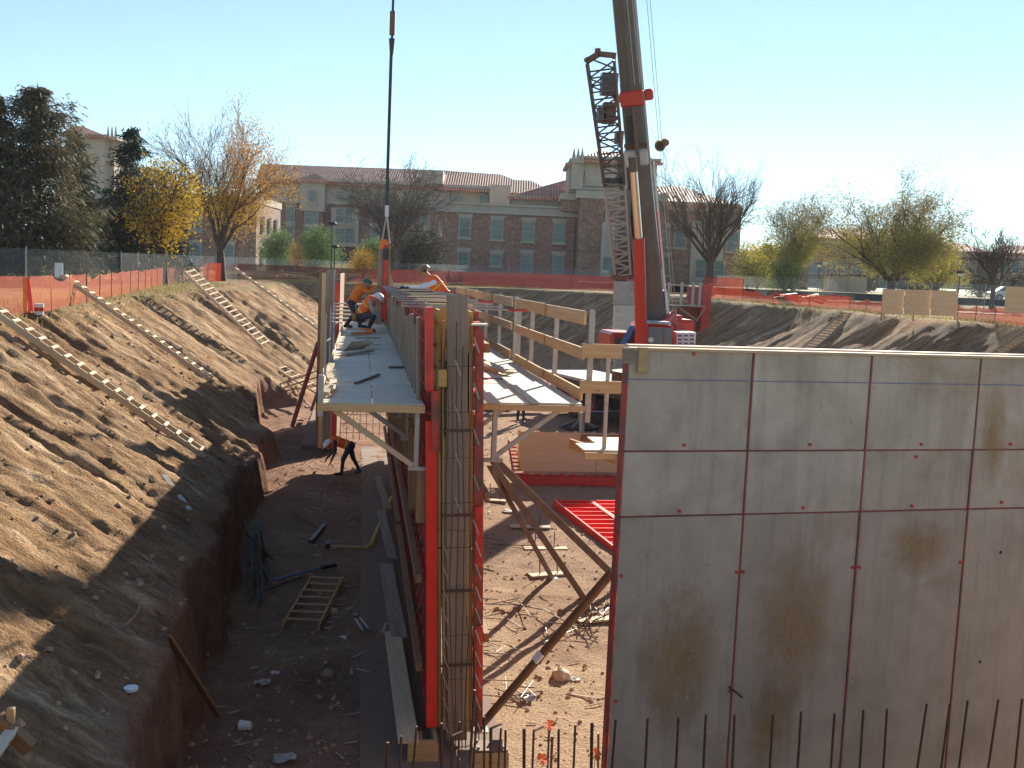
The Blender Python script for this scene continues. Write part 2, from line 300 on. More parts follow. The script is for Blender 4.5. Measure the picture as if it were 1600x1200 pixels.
class MB:
    def __init__(s): s.v = []; s.f = []; s.mi = []; s.n = 0
    def poly(s, vs, fs, mi=0):
        n = s.n; s.v += [tuple(v) for v in vs]; s.f += [tuple(i+n for i in f) for f in fs]; s.mi += [mi]*len(fs); s.n += len(vs)
    def box(s, c, d, R=None, mi=0):
        vs = []
        for k in range(8):
            p = Vector(((k & 1)-.5, ((k >> 1) & 1)-.5, ((k >> 2) & 1)-.5)); p = Vector((p.x*d[0], p.y*d[1], p.z*d[2]))
            if R is not None: p = R @ p
            vs.append(p+Vector(c))
        s.poly(vs, [(0, 2, 3, 1), (4, 5, 7, 6), (0, 1, 5, 4), (2, 6, 7, 3), (0, 4, 6, 2), (1, 3, 7, 5)], mi)
    def beam(s, p0, p1, wd, h, mi=0):
        m, L = dirmat(p0, p1); s.box(m.translation, (L, wd, h), m.to_3x3(), mi)
    def tube(s, p0, p1, r0, r1, n=6, cap=True, mi=0):
        p0, p1 = Vector(p0), Vector(p1); d = p1-p0
        if d.length < 1e-6: return
        d.normalize(); a = d.orthogonal().normalized(); b = d.cross(a); vs = []
        for p, r in ((p0, r0), (p1, r1)):
            for i in range(n):
                t = 2*math.pi*i/n; vs.append(p+a*(math.cos(t)*r)+b*(math.sin(t)*r))
        fs = [(i, (i+1) % n, n+(i+1) % n, n+i) for i in range(n)]
        if cap: fs += [tuple(range(n-1, -1, -1)), tuple(range(n, 2*n))]
        s.poly(vs, fs, mi)
    def path(s, pts, r, n=6, mi=0):
        for a, b in zip(pts[:-1], pts[1:]): s.tube(a, b, r, r, n, True, mi)
    def me(s, mats=(), smooth=False):
        m = bpy.data.meshes.new('mesh'); m.from_pydata(s.v, [], s.f)
        for k in mats: m.materials.append(MAT[k])
        if len(mats) > 1: m.polygons.foreach_set('material_index', s.mi)
        if smooth: m.polygons.foreach_set('use_smooth', [True]*len(m.polygons))
        m.update(); return m
    def add(s, t, name, mat, smooth=False):
        me = s.me((mat,) if isinstance(mat, str) else mat, smooth)
        return t.add(name, me, mat) if isinstance(t, Thing) else link(name, me, None)
def single(mb, name, mat, loc, label, cat, group=None, kind=None, smooth=False):
    """one-mesh thing, origin moved to loc"""
    loc = Vector(loc); mb.v = [tuple(Vector(v)-loc) for v in mb.v]
    o = link(name, mb.me((mat,) if isinstance(mat, str) else mat, smooth)); o.location = loc; return tag(o, label, cat, group, kind)
def rod(t, name, mat, p0, p1, r, n=8, r1=None):
    m = MB(); m.tube(p0, p1, r, r if r1 is None else r1, n); return m.add(t, name, mat)
def sub(parent, name, mb, mat):      # sub-part, mesh given in the same design space as its parent
    me = mb.me((mat,)); o = link(name, me); o.parent = parent; o.matrix_local = WM[parent.name].inverted(); WM[o.name] = Matrix.Identity(4); return o
# ------------------------------------------------------------------ terrain
def lattice(n=256): return rng.random((n, n)).astype(np.float32)
_L = [lattice() for _ in range(6)]
def vnoise(x, y, k=0):
    L = _L[k % 6]; n = L.shape[0]; xi = np.floor(x).astype(int); yi = np.floor(y).astype(int); fx = x-xi; fy = y-yi
    fx = fx*fx*(3-2*fx); fy = fy*fy*(3-2*fy); g = lambda i, j: L[i % n, j % n]
    return (g(xi, yi)*(1-fx)+g(xi+1, yi)*fx)*(1-fy)+(g(xi, yi+1)*(1-fx)+g(xi+1, yi+1)*fx)*fy-.5
def fbm(x, y, oct=4, k=0, gain=.5):
    s = 0; a = 1
    for i in range(oct): s = s+a*vnoise(x*2**i+17*i, y*2**i+31*i, k+i); a *= gain
    return s
TY = [-30, 5, 13, 17, 20, 23, 26, 29.3, 30.1, 31.5, 34.2, 34.9, 35.4, 38, 45, 46.2, 52, 60, 75, 120]
TL = [-1.4, -1.7, -2.2, -2.35, -2.55, -2.75, -2.8, -2.6, -3.15, -3.05, -2.72, -2.75, -3.4, -3.6, -4.3, -3.9, -3.5, -2.6, -2.2, -2.2]
TC = [1.7, 1.7, 1.6, 1.5, 1.5, 1.5, 1.35, 1.05, 1.0, 1.0, 1.0, 1.0, 1.2, 1.5, 1.6, 1.6, 1.7, 2.4, 2.6, 2.6]
TW = [.25]*15+[2.0, 2.6, 2.2, 1.2, 1.0]
def smooth(a, b, x): t = np.clip((x-a)/(b-a), 0, 1); return t*t*(3-2*t)
def grade(x, y):
    return 4.78+.3*smooth(-8, 24, x)+.25*smooth(40, 85, y)+.5*smooth(95, 130, y)+0*x
def height(x, y, detail=True):
    x = np.asarray(x, float); y = np.asarray(y, float); g = grade(x, y)
    lx = np.interp(y, TY, TL)+.22*fbm(y*.7, y*0+3, 3, 1); C = np.interp(y, TY, TC)+.25*fbm(y*.8, y*0+9, 3, 2); W = np.interp(y, TY, TW)
    if detail: lx = lx+.17*fbm(y*2.3, x*2.0, 4, 3, .65); C = C+.25*fbm(y*1.7, y*0+5, 3, 0)
    d = lx-x                                   # >0 : on the bank
    up = C+np.maximum(d, 0)*.62
    if detail:
        rid = fbm(x*.14+y*.1, y*1.5, 5, 4, .55); cl = fbm(x*1.5, y*3.6, 4, 2, .62)
        mask = smooth(-.1, 1.0, d)
        cm = fbm(x*5.0, y*7.0, 3, 5, .6); up = up+mask*(.14*rid+.045*cl)+.04*cl+.045*np.maximum(cm, 0)*smooth(.0, .3, vnoise(x*.5, y*.5, 3))
    low = C*np.clip(1+d/W, 0, 1)**1.0
    left = np.where(d > 0, up, low)
    # far and right banks, near bank
    def hp(a, b):
        a = np.array(a); b = np.array(b); t = (b-a)/np.linalg.norm(b-a); n = np.array((t[1], -t[0])); return (x-a[0])*n[0]+(y-a[1])*n[1]
    df = hp((-40, 89.5), (14, 86.2)); d2 = hp((14, 86.2), (23, 68)); d3 = hp((23, 68), (29, 30)); dn = (y-1.0)
    wob = 1.1*fbm(x*.12, y*.12, 3, 5)
    fr = g-np.minimum(np.minimum((df+wob*.4)*.85, (d2+wob)*.72), (d3+wob)*.66)
    fr = np.maximum(fr, g-dn*.75)
    if detail:
        fr = fr-.13*np.abs(fbm((x+y*.2)*.35, y*1.2, 4, 0))*smooth(0, 1.5, g-fr)+.12*fbm(x*1.1, y*.6, 3, 1)
    fl = 0*x
    if detail:
        fl = .10*fbm(x*.35, y*.35, 4, 3)+.05*fbm(x*2.2, y*2.2, 3, 0)
        flat = smooth(.25, .6, np.abs(x-1.3)-.9+.0*y)*1.0
        fl = fl*(.45+.55*flat)+.012
        fl = fl+.9*np.exp(-((x-9)**2/14+(y-62)**2/5))+.7*np.exp(-((x-3)**2/9+(y-66)**2/5))
        fl = fl+.30*np.exp(-((x+1.7)**2/.9+(y-31.2)**2/5))+.25*smooth(36, 46, y)*smooth(-1, -3, x)
    z = np.maximum(np.maximum(left, fr), fl)
    ov = z-g
    z = np.where(z > g, g+np.clip(ov, 0, .0)+(.05*fbm(x*.8, y*.8, 3, 2) if detail else 0), z)
    return z
def H(x, y): return float(height(np.array([x]), np.array([y]))[0])
def build_ground():
    def seg(a, b, st): return list(np.arange(a, b, st))
    xs = seg(-400, -40, 30)+seg(-40, -12, 1.2)+seg(-12, -3.8, .085)+seg(-3.8, -1.9, .045)+seg(-1.9, 8, .13)+seg(8, 32, .3)+seg(32, 60, 2)+seg(60, 420, 30)
    ys = seg(-60, 4, 4)+seg(4, 8, .3)+seg(8, 20, .065)+seg(20, 38, .085)+seg(38, 60, .16)+seg(60, 96, .35)+seg(96, 140, 3)+seg(140, 1000, 40)
    X, Y = np.meshgrid(xs, ys); Z = height(X, Y); ny, nx = X.shape
    co = np.stack([X, Y, Z], -1).reshape(-1, 3).astype(np.float32)
    i = np.arange(ny-1)[:, None]*nx+np.arange(nx-1)[None, :]; q = np.stack([i, i+1, i+nx+1, i+nx], -1).reshape(-1, 4)
    me = bpy.data.meshes.new('ground'); me.vertices.add(len(co)); me.vertices.foreach_set('co', co.ravel())
    me.loops.add(q.size); me.loops.foreach_set('vertex_index', q.ravel().astype(np.int32)); me.polygons.add(len(q))
    me.polygons.foreach_set('loop_start', np.arange(0, q.size, 4, dtype=np.int32)); me.update(calc_edges=True)
    me.polygons.foreach_set('use_smooth', np.ones(len(q), bool))
    g = grade(X, Y); slope = smooth(.25, 1.3, Z+.3*fbm(X*.8, Y*.8, 3)); lxi = np.interp(Y, TY, TL); slope = np.where((X < 0) & (Y < 46), smooth(.0, .45, lxi-X+.35*fbm(X*1.2, Y*1.2, 3, 2)), slope)
    gr = smooth(.35, .05, g-Z+.35*fbm(X*.9, Y*.9, 4, 1)+.10)*smooth(0, .9, g-3.5)
    gr = gr*np.where(X < -7, smooth(-7.5, -9.5, X+1.6*fbm(X*.5, Y*.25, 3, 2)), 1)
    pale = np.clip(smooth(.9, 1.5, X)*smooth(3.2, 1.9, X)*smooth(28, 14, Y)*.95+.8*smooth(16.8, 15, Y+1.2*fbm(X, Y, 3))*smooth(1.5, 2, X)+.35*smooth(.1, .5, fbm(X*.35, Y*.35, 4, 2))*smooth(1.5, 3, X)
                   + .42*smooth(1.2, 1.9, X), 0, 1)
    z4 = np.stack([slope, gr, pale, np.ones_like(slope)], -1).reshape(-1, 4).astype(np.float32)
    a = me.color_attributes.new('zone', 'FLOAT_COLOR', 'POINT'); a.data.foreach_set('color', z4.ravel())
    me.materials.append(MAT['ground']); tag(link('ground', me), 'bare earth of the excavation with banks and turf round it', kind='structure')
build_ground()
# lawns, paths beyond the pit
def sheet(name, pts, z, mat, label=None):
    m = MB(); m.poly([(p[0], p[1], z) for p in pts], [tuple(range(len(pts)))]); o = m.add(None, name, mat); tag(o, label, kind='structure'); return o
MAT['lawn'] = simple('lawn_turf', (.36, .33, .12), .95, 0, .3, .6, .3, (.25, .26, .09), .4)
MAT['pave'] = simple('pale_paving', (.52, .48, .43), .85, 0, .1, .5, .1)
MAT['asphalt'] = simple('asphalt', (.07, .07, .07), .9, 0, .2, 2, .1)
MAT['litter'] = simple('site_litter', (.42, .33, .24), .85, 0, .5, 3, 0)
def litter():
    R = random.Random(17); m = MB()
    for _ in range(260):
        x, y = (R.uniform(-2.0, .1), R.uniform(13, 34)) if R.random() < .55 else (R.uniform(2.1, 7), R.uniform(12, 34)); z = H(x, y)+.02; a = R.random()*6.3; L_ = R.uniform(.05, .35)*(R.random()+.3)
        m.beam((x, y, z), (x+L_*math.cos(a), y+L_*math.sin(a), z+.01), R.uniform(.01, .04), .015)
    tag(m.add(None, 'site_litter', 'litter'), 'small wood chips and nails scattered on the pit floor', kind='stuff')
litter()
sheet('lawn', [(24, 92), (140, 92), (140, 150), (24, 126)], 6.02, 'lawn')
sheet('path', [(-20, 121), (24, 118), (24, 123), (-20, 126)], 5.97, 'pave')
sheet('road', [(33, 60), (120, 38), (120, 48), (33, 68)], 5.22, 'pave')
footing = MB(); footing.box((1.10, 25, -.025), (1.9, 24.6, .12)); tag(footing.add(None, 'wall_footing', 'concrete_d'), 'dark grey concrete strip footing under the wall forms', kind='structure')
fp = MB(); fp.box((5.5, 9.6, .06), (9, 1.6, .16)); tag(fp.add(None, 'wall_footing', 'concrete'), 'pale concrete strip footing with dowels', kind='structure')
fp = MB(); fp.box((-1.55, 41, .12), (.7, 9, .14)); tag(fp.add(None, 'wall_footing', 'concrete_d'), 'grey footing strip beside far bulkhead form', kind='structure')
# clods, stones on floor and bank
def clods():
    m = MB(); R = random.Random(3)
    for _ in range(8000):
        if R.random() < .3: x = R.uniform(-9, -2.2); y = 8+34*R.random()**1.4
        else: x = R.uniform(-2.2, 7.5); y = 13+34*R.random()**1.5
        r = (.008+.040*R.random()**4)*(1 if x > -2.2 else 1.25); z = None
        m._q = getattr(m, '_q', []); m._q.append((x, y, r))
    xy = np.array([(a, b) for a, b, _ in m._q]); zz = height(xy[:, 0], xy[:, 1])
    for (x, y, r), z in zip(m._q, zz):
        if abs(x-1.35) < 1.15: continue
        nn = 6; t = R.random()*3; ring = []; up_ = []
        for k in range(nn):
            a_ = t+6.283*k/nn; q = r*R.uniform(.7, 1.25); ring.append((x+q*math.cos(a_), y+q*math.sin(a_), z+r*R.uniform(-.2, .2))); q *= R.uniform(.45, .75); up_.append((x+q*math.cos(a_), y+q*math.sin(a_), z+r*R.uniform(.55, .85)))
        m.poly(ring+up_+[(x, y, z+r*.9)], [(k, (k+1) % nn, nn+(k+1) % nn, nn+k) for k in range(nn)]+[(nn+k, nn+(k+1) % nn, 2*nn) for k in range(nn)])
    MAT['clod'] = simple('soil_clods', (.45, .29, .18), .95, 0, .4, 3, .3)
    tag(m.add(None, 'soil_clods', 'clod'), 'loose clods and small stones on floor and bank', kind='stuff')
clods()
def grass():
    m = MB(); R = random.Random(5); P = []
    for _ in range(9000):
        u = R.random()
        if u < .35: P.append((R.uniform(-12, -7.9), 20+50*R.random()))
        elif u < .8: P.append((R.uniform(-14, 15), R.uniform(87.5, 92)))
        else: t = R.random(); P.append((23+6*t+R.uniform(.2, 2.5), 68-38*t))
    xy = np.array(P); zz = height(xy[:, 0], xy[:, 1]); gg = grade(xy[:, 0], xy[:, 1])
    for (x, y), z, g in zip(P, zz, gg):
        if z < g-.5: continue
        for _ in range(2):
            h = R.uniform(.05, .2); t = R.random()*6.3; dx, dy = .02*math.cos(t), .02*math.sin(t); x2 = x+R.uniform(-.1, .1); y2 = y+R.uniform(-.1, .1)
            m.poly([(x2-dx, y2-dy, z-.02), (x2+dx, y2+dy, z-.02), (x2+R.uniform(-.06, .06), y2, z+h)], [(0, 1, 2)])
    tag(m.add(None, 'dry_grass', 'grass'), 'dry grass tufts along the crest of the pit', kind='stuff')
grass()
# ------------------------------------------------------------------ wall formwork
LEAN = (0, -math.radians(2.1), 0)
def gang(name_label, y0, y1, xf0, xf1, xply, side, group, bright=False):
    t = Thing('gang_form', (xf0, y0, .05), name_label, 'wall form', group, LEAN)
    zt = 5.82; y = y0; n = int(round((y1-y0)/.61)); xm = (xf0+xf1)/2; dx = abs(xf1-xf0)
    box(t, 'end_rail', 'red_bright' if bright else 'red_worn', (xm, y0+.03, 2.35), (dx, .06, 4.1)); 
    for k in range(1, n+1):
        box(t, 'rail', 'red_worn', (xm, y0+k*(y1-y0)/n-.03, 3.05), (dx*.9, .045, 5.5))
    for k in range(19):
        z = .35+k*.295
        box(t, 'rib', 'red_worn' if k % 3 else 'red', (xm, (y0+y1)/2, z), (dx*.7, y1-y0-.14, .035))
    m = int(round((y1-y0)/1.22))
    for k in range(m):
        for (a, b) in ((.3, 2.72), (2.74, 5.16), (5.18, zt)):
            box(t, 'plywood_sheet', 'ply_edge', (xply, y0+(k+.5)*(y1-y0)/m, (a+b)/2), (.035, (y1-y0)/m-.008, b-a))
    return t
LG = []
for i, (a, b, lab) in enumerate(((13.42, 21.3, 'red steel wall form of the left row nearest the camera, bright red end rail'),
                                 (21.4, 29.3, 'red steel wall form in the middle of the left row under the long deck'),
                                 (29.4, 35.2, 'red steel wall form at the far end of the left row beside crouching workers'))):
    t = gang(lab, a, b, 1.02, 1.17, 1.20, -1, 'gang forms on the left face of the wall', i == 0)
    y = a+.5; R = random.Random(i)
    while y < b:                                              # grey strongbacks above the deck, brown below
        h = R.uniform(-.12, .12)
        for q in (0, .13):
            box(t, 'strongback', 'lumber_grey', (.955-.02*R.random(), y+q, 4.95+h), (.09, .045, 1.45), rot=Matrix.Rotation(math.radians(90), 3, 'Y') @ Matrix.Rotation(0, 3, 'Z')) if False else \
                beam(t, 'strongback', 'lumber_grey', (.955, y+q, 4.15), (.955, y+q, 5.62+h), .10, .042, (1, 0, 0))
        beam(t, 'strongback', 'lumber_brown', (.93, y+.07, 2.9+R.uniform(-.4, .5)), (.93, y+.07, 4.14), .14, .09, (1, 0, 0))
        y += R.uniform(.62, .95)
    for z in (1.1, 2.3):
        beam(t, 'waler', 'lumber_brown', (.93, a+.1, z), (.93, b-.1, z), .09, .12)
    for k in range(6):                                        # wedge clamps
        for z in (.9, 1.7, 2.6):
            box(t, 'clamp', 'rebar', (.985, a+.7+k*1.2, z), (.07, .10, .05))
    LG.append(t)
t = LG[0]
beam(t, 'end_channel', 'red', (1.06, 13.30, 4.82), (1.06, 13.30, 5.86), .10, .24, (0, 1, 0)); box(t, 'end_channel', 'red_worn', (1.14, 13.36, 4.4), (.10, .06, .8))
box(t, 'packing_block', 'ply_edge', (1.22, 13.25, 4.97), (.11, .12, .22))
for i, (a, b, lab) in enumerate(((13.42, 21.3, 'red steel wall form of the right row nearest the camera, worn patchy red edge'),
                                 (21.4, 29.3, 'red steel wall form in the middle of the right row behind guard rails'),
                                 (29.4, 35.2, 'red steel wall form at the far end of the right row near the lying worker'))):
    t = gang(lab, a, b, 1.64, 1.77, 1.61, 1, 'gang forms on the right face of the wall')
    for k in range(7):
        for z in (1.5, 3.4, 5.3):
            beam(t, 'waler_clamp', 'galv', (1.78, a+.6+k*1.15, z-.1), (1.78, a+.6+k*1.15, z+.1), .05, .05)
    for z in (1.5, 3.4, 5.35): beam(t, 'waler', 'lumber_brown', (1.82, a+.05, z), (1.82, b-.05, z), .07, .12)
    if i == 0:
        box(t, 'cap_plate', 'ply_deck', (1.70, 13.42, 5.66), (.22, .30, .02)); 
        for z, hh, m in ((5.0, 1.2, 'red_worn'), (1.2, 1.0, 'red'), (2.9, .8, 'red')): box(t, 'edge_plate', m, (1.705, 13.37, z), (.11, .05, hh))
# top spreaders
for k in range(17):
    y = 13.9+k*1.22
    t = Thing('tie_spreader', (1.4, y, 5.8), '%s spreader tie from the near end across the form tops' % ORD[k], 'form tie', 'spreader ties over the wall cavity')
    s_ = -.21
    rod(t, 'rod', 'galv', (.62+s_+.15, y, 5.84), (2.25+s_, y+.03, 5.84), .012, 6); (rod(t, 'threaded_end', 'red', (2.15+s_, y+.03, 5.84), (2.40+s_, y+.035, 5.84), .02, 6) if k % 3 == 0 else None)
    if k % 2 == 0: box(t, 'spreader_board', 'lumber_pale', (1.4+s_, y+.3, 5.86), (.62, .09, .04))
    else: rod(t, 'brace_rod', 'rebar', (.95+s_, y+.05, 5.87), (1.75+s_, y+.65, 5.87), .012, 6)
# near bulkhead closing the end of the wall cavity
t = Thing('bulkhead', (1.4, 13.5, .1), 'tall grey timber bulkhead boards closing the near end of the wall forms', 'bulkhead', None, LEAN)
beam(t, 'wide_plank', 'lumber_grey', (1.415, 13.36, 2.2), (1.415, 13.36, 6.03), .045, .255, (0, 1, 0)) if False else None
def vplank(t, nm, mat, x, y, z0, z1, wx, ty): return beam(t, nm, mat, (x, y, z0), (x, y, z1), ty, wx, (1, 0, 0))
def vboard(t, nm, mat, x, y, z0, z1, wx, ty):
    mw = Matrix.Translation((x, y, (z0+z1)/2)) @ Matrix.Rotation(math.radians(-90), 4, 'Y'); return t.add(nm, box_me(round(z1-z0, 2), ty, wx, mat), mat, mw)
vboard(t, 'wide_plank', 'lumber_grey', 1.415, 13.33, 3.0, 6.03, .27, .04)
vboard(t, 'wide_plank', 'lumber_grey', 1.415, 13.36, .15, 2.99, .27, .04)
for x, m, z0, z1, wx in ((1.245, 'ply_edge', .3, 5.7, .035), (1.275, 'lumber_brown', .3, 5.2, .03), (1.56, 'ply_edge', .25, 5.6, .035), (1.595, 'lumber_brown', .25, 5.75, .025), (1.265, 'lumber', 4.2, 5.35, .05), (1.565, 'lumber', 4.5, 5.3, .05)):
    vboard(t, 'edge_board', m, x, 13.39, z0, z1, wx, .06)
for z in (4.3, 3.2, 2.2, 1.2): box(t, 'cross_clamp', 'rebar', (1.42, 13.30, z), (.44, .03, .03))
# rebar cage in the wall end
t = Thing('rebar_cage', (1.4, 13.2, .1), 'thin rebar cage standing against the near bulkhead with bright tie ends', 'rebar cage', None, LEAN)
R = random.Random(11)
for k, x in enumerate((1.20, 1.27, 1.335, 1.40, 1.475, 1.53, 1.58, 1.63, 1.67)):
    m = MB(); top = (2.2, 5.6, 4.9, 5.7, 5.4, 1.9, 5.5, 5.5, 2.4)[k]; y = 13.15+.05*(k % 2); pts = [Vector((x+R.uniform(-.012, .012)+(.02*math.sin(z*1.4+k)), y, z)) for z in np.arange(.1, top, .5)]+[Vector((x, y, top))]
    m.path(pts, .008, 5); m.add(t, 'bar', 'rebar')
for k in range(18):
    z = .5+k*.29
    if k % 2 == 0: rod(t, 'hoop', 'rebar', (1.19, 13.13, z), (1.68, 13.15, z), .006, 5)
    for x in ((1.24, 1.66) if k < 9 else ((1.63,) if k % 2 else (1.4,))):
        rod(t, 'tie_end', 'galv', (x-.03, 13.08, z+.08), (x+.04, 13.08, z-.12), .007, 5)
# sill planks beside the form foot
for k, (a, b, m) in enumerate(((13.0, 17.3, 'lumber_pale'), (17.0, 21.6, 'lumber_grey'), (21.7, 26.4, 'lumber_grey'), (26.5, 31.0, 'lumber_grey'))):
    zz = .30-.04*(k % 2)
    o = beam(None, 'sill_plank', m, (.76+.02*k, a, zz), (.68-.02*k, b, zz-.05), .27 if k < 2 else .2, .045)
    tag(o, ('pale plank on the footing, nearest the camera, with a block at its end', 'grey plank second from the camera along the form foot', 'grey plank third from the camera along the form foot', 'farthest grey plank along the form foot behind the bent worker')[k], 'plank', 'planks lying along the form foot')
m = MB(); m.box((.93, 13.05, .16), (.36, .09, .26)); m.box((.93, 13.25, .12), (.06, .5, .2)); m.box((1.12, 15, .13), (.05, 4, .25))
single(m, 'kicker_block', 'lumber', (.93, 13.1, .03), 'yellow timber block closing the near end of the floor planks', 'timber block')
# ------------------------------------------------------------------ left working deck
def deck_left():
    t = Thing('working_deck', (.2, 13.4, 4.5), 'long grey plywood deck along the left side of the wall forms', 'scaffold deck')
    for k in range(8):
        y0 = 13.45+k*2.45; 
        for j, (x0, x1) in enumerate(((-.50, .18), (.185, .84))):
            box(t, 'plywood_sheet', 'ply_deck', ((x0+x1)/2, y0+1.22, 4.592+.006*((k+j) % 2)), (x1-x0-.006, 2.435, .02), rz=.004*(k % 3-1))
        box(t, 'joist', 'lumber', (.17, y0, 4.555), (1.36, .045, .05)) if k else box(t, 'edge_joist', 'lumber', (.17, 13.43, 4.545), (1.36, .05, .10))
        y = y0+.06
        beam(t, 'bracket_post', 'galv', (.76, y, 4.52), (.76, y, 3.78), .06, .06, (1, 0, 0))
        beam(t, 'bracket_strut', 'lumber_pale' if k == 0 else 'galv', (-.30, y, 4.50), (.72, y, 3.80), .05, .07)
        beam(t, 'bracket_foot', 'galv', (.66, y, 3.76), (.90, y, 3.76), .06, .05); vboard(t, 'bracket_leg', 'lumber_brown', .84, y, 3.05, 3.75, .12, .05)
        if k > 0: beam(t, 'bracket_strut', 'lumber_grey', (.02, y+.7, 4.50), (.62, y+.7, 4.02), .05, .10)
    for k in range(4):
        beam(t, 'toe_board', 'lumber_pale', (-.49, 13.6+k*4.6, 4.66), (-.50, 18.1+k*4.6, 4.66), .035, .10)
    beam(t, 'corner_post', 'galv', (-.47, 13.45, 4.42), (-.47, 13.45, 4.95), .07, .07, (1, 0, 0))
    for y in (15.9, 18.4, 20.9): 
        rod(t, 'guard_post', 'galv', (-.50, y, 4.5), (-.50, y, 5.6), .018, 6); rod(t, 'post_hook', 'galv', (-.50, y, 5.2), (-.44, y+.2, 5.24), .012, 5)
    return t
deck_left()
m = MB(); pts = [Vector((-.43+.08*math.sin(i*.55), 13.9+i*.33, 4.66+.06*math.sin(i*1.3)**2)) for i in range(12)]
for i in range(11): m.beam(pts[i], pts[i+1], .10, .05)
single(m, 'sagging_batten', 'lumber_pale', (-.43, 14, 4.62), 'pale curved batten lying along the left edge of the deck', 'batten')
R = random.Random(21)
for k, (a, b, wd, mt, nm, lab) in enumerate((((-.05, 15.6, 4.63), (.32, 17.0, 4.63), .05, 'rebar', 'steel_bar', 'dark bar lying diagonally on the nearest deck sheets'),
        ((.50, 18.3, 4.63), (.86, 18.4, 4.63), .05, 'rebar', 'steel_bar', 'short dark bar lying by the grey strongbacks on the deck'),
        ((-.3, 20.6, 4.64), (.25, 21.6, 4.66), .12, 'lumber_grey', 'offcut', 'grey timber offcut lying on the deck'),
        ((-.25, 22.4, 4.66), (.4, 22.9, 4.7), .2, 'ply_deck', 'offcut', 'pale sunlit plywood offcut on the deck before the crouching worker'),
        ((-.3, 23.6, 4.66), (.15, 24.2, 4.7), .22, 'ply_deck', 'offcut', 'second pale plywood offcut near the crouching worker'),
        ((-.1, 25.4, 4.65), (.5, 25.7, 4.66), .10, 'lumber_grey', 'offcut', 'grey stick beside the crouching worker on the deck'),
        ((-.35, 27.0, 4.7), (.1, 27.2, 4.72), .4, 'ply_deck', 'offcut', 'broad sunlit board on the deck left of the crouching worker'))):
    tag(beam(None, nm, mt, a, b, wd, .03), lab, 'timber' if nm == 'offcut' else 'steel bar')
m = MB()
for i in range(9): m.beam((-.32+.02*i, 21.5+.05*i, 4.64+.02*i), (.05+.03*i, 21.9-.03*i, 4.66+.02*i), .035, .02)
single(m, 'timber_scraps', 'lumber_grey', (-.1, 21.7, 4.62), 'small heap of timber scraps halfway along the left deck', 'timber scraps')
m = MB(); m.box((.15, 28.0, 4.68), (.35, .25, .12)); m.box((.0, 27.7, 4.64), (.5, .1, .06), Matrix.Rotation(.4, 3, 'Z')); single(m, 'tool_bag', 'orange', (.1, 27.9, 4.62), 'orange tool bag on the deck by the crouching worker', 'tool bag')
# stacked boards bridging beyond the workers
for k in range(6):
    o = box(None, 'cross_plank', 'ply_deck', (-.3+.02*(k % 2), 33.2+k*.55, 4.62+.10*k), (1.2, .28, .04)); tag(o, '%s cross plank from the bottom of the stepped row behind the workers' % ORD[k], 'plank', 'stepped cross planks behind the workers')
# ------------------------------------------------------------------ right working deck with guard rails
t = Thing('working_deck', (2.3, 13.9, 4.5), 'sunlit pale plywood deck with timber guard rails right of the wall forms', 'scaffold deck')
for k in range(8):
    y0 = 13.9+k*2.45
    for j, (x0, x1) in enumerate(((1.70, 2.28), (2.29, 3.0))): box(t, 'plywood_sheet', 'ply_deck', ((x0+x1)/2, y0+1.21+(.02 if j else 0), 4.592+.008*((k+j) % 2)), (x1-x0-.01, 2.42, .02), rz=.006*(1-2*(k % 2)))
    box(t, 'edge_joist' if k == 0 else 'joist', 'lumber', (2.33, y0-.03, 4.545), (1.40, .05, .085))
    y = y0+.1
    beam(t, 'bracket_post', 'galv', (1.83, y, 4.5), (1.83, y, 3.8), .07, .07, (1, 0, 0)); beam(t, 'bracket_strut', 'galv', (2.70, y, 4.50), (1.85, y, 3.85), .045, .065)
    beam(t, 'bracket_foot', 'galv', (1.66, y, 3.80), (1.96, y, 3.80), .06, .05)
for y in (14.0, 16.6, 19.0, 20.6, 21.1, 23.6, 26.2, 28.6, 31.0):
    beam(t, 'guard_post', 'galv', (3.10, y, 4.35), (3.10, y, 5.88 if y < 14.5 or y > 20.8 else 5.78), .05, .075, (1, 0, 0))
for (a, b) in ((14.2, 20.4), (21.3, 28.0), (28.1, 33.6)):
    for z, h in ((5.76, .19), (5.27, .16), (4.70, .16)):
        n = 2; mid = (a+b)/2
        beam(t, 'rail_board', 'lumber', (3.045, a, z), (3.045, mid+.12, z-.01), .04, h); beam(t, 'rail_board', 'lumber', (3.0, mid-.12, z+.005), (3.0, b, z), .04, h)
for z, h in ((5.33, .19), (4.84, .17)):
    beam(t, 'rail_board', 'lumber', (2.96, 13.93, z), (5.6, 14.05, z), .04, h)
for x in (3.36, 4.8): beam(t, 'guard_post', 'galv', (x, 14.02, 3.9), (x, 14.02, 5.4), .05, .06, (0, 1, 0))
beam(t, 'loose_board', 'lumber_pale', (1.9, 20.2, 4.8), (2.5, 17.6, 4.66), .2, .04); beam(t, 'loose_board', 'lumber_pale', (1.8, 19.6, 4.72), (2.35, 17.9, 4.64), .05, .09)
rod(t, 'loose_bar', 'red_worn', (1.7, 16.9, 4.63), (2.3, 16.8, 4.63), .012, 6)
# deck behind the near panel
t = Thing('working_deck', (3.6, 14.1, 3.8), 'pale plywood deck bay behind the tall panel, below the guard rails', 'scaffold deck')
for k in range(2): box(t, 'plywood_sheet', 'ply_deck', (3.8+.3*k, 13.9+.6*k+.3, 3.97), (1.5, .58, .022))
box(t, 'joist', 'lumber', (3.8, 13.85, 3.91), (1.5, .045, .09)); beam(t, 'edge_board', 'lumber', (3.06, 14.9, 3.9), (3.6, 13.6, 3.86), .04, .15)
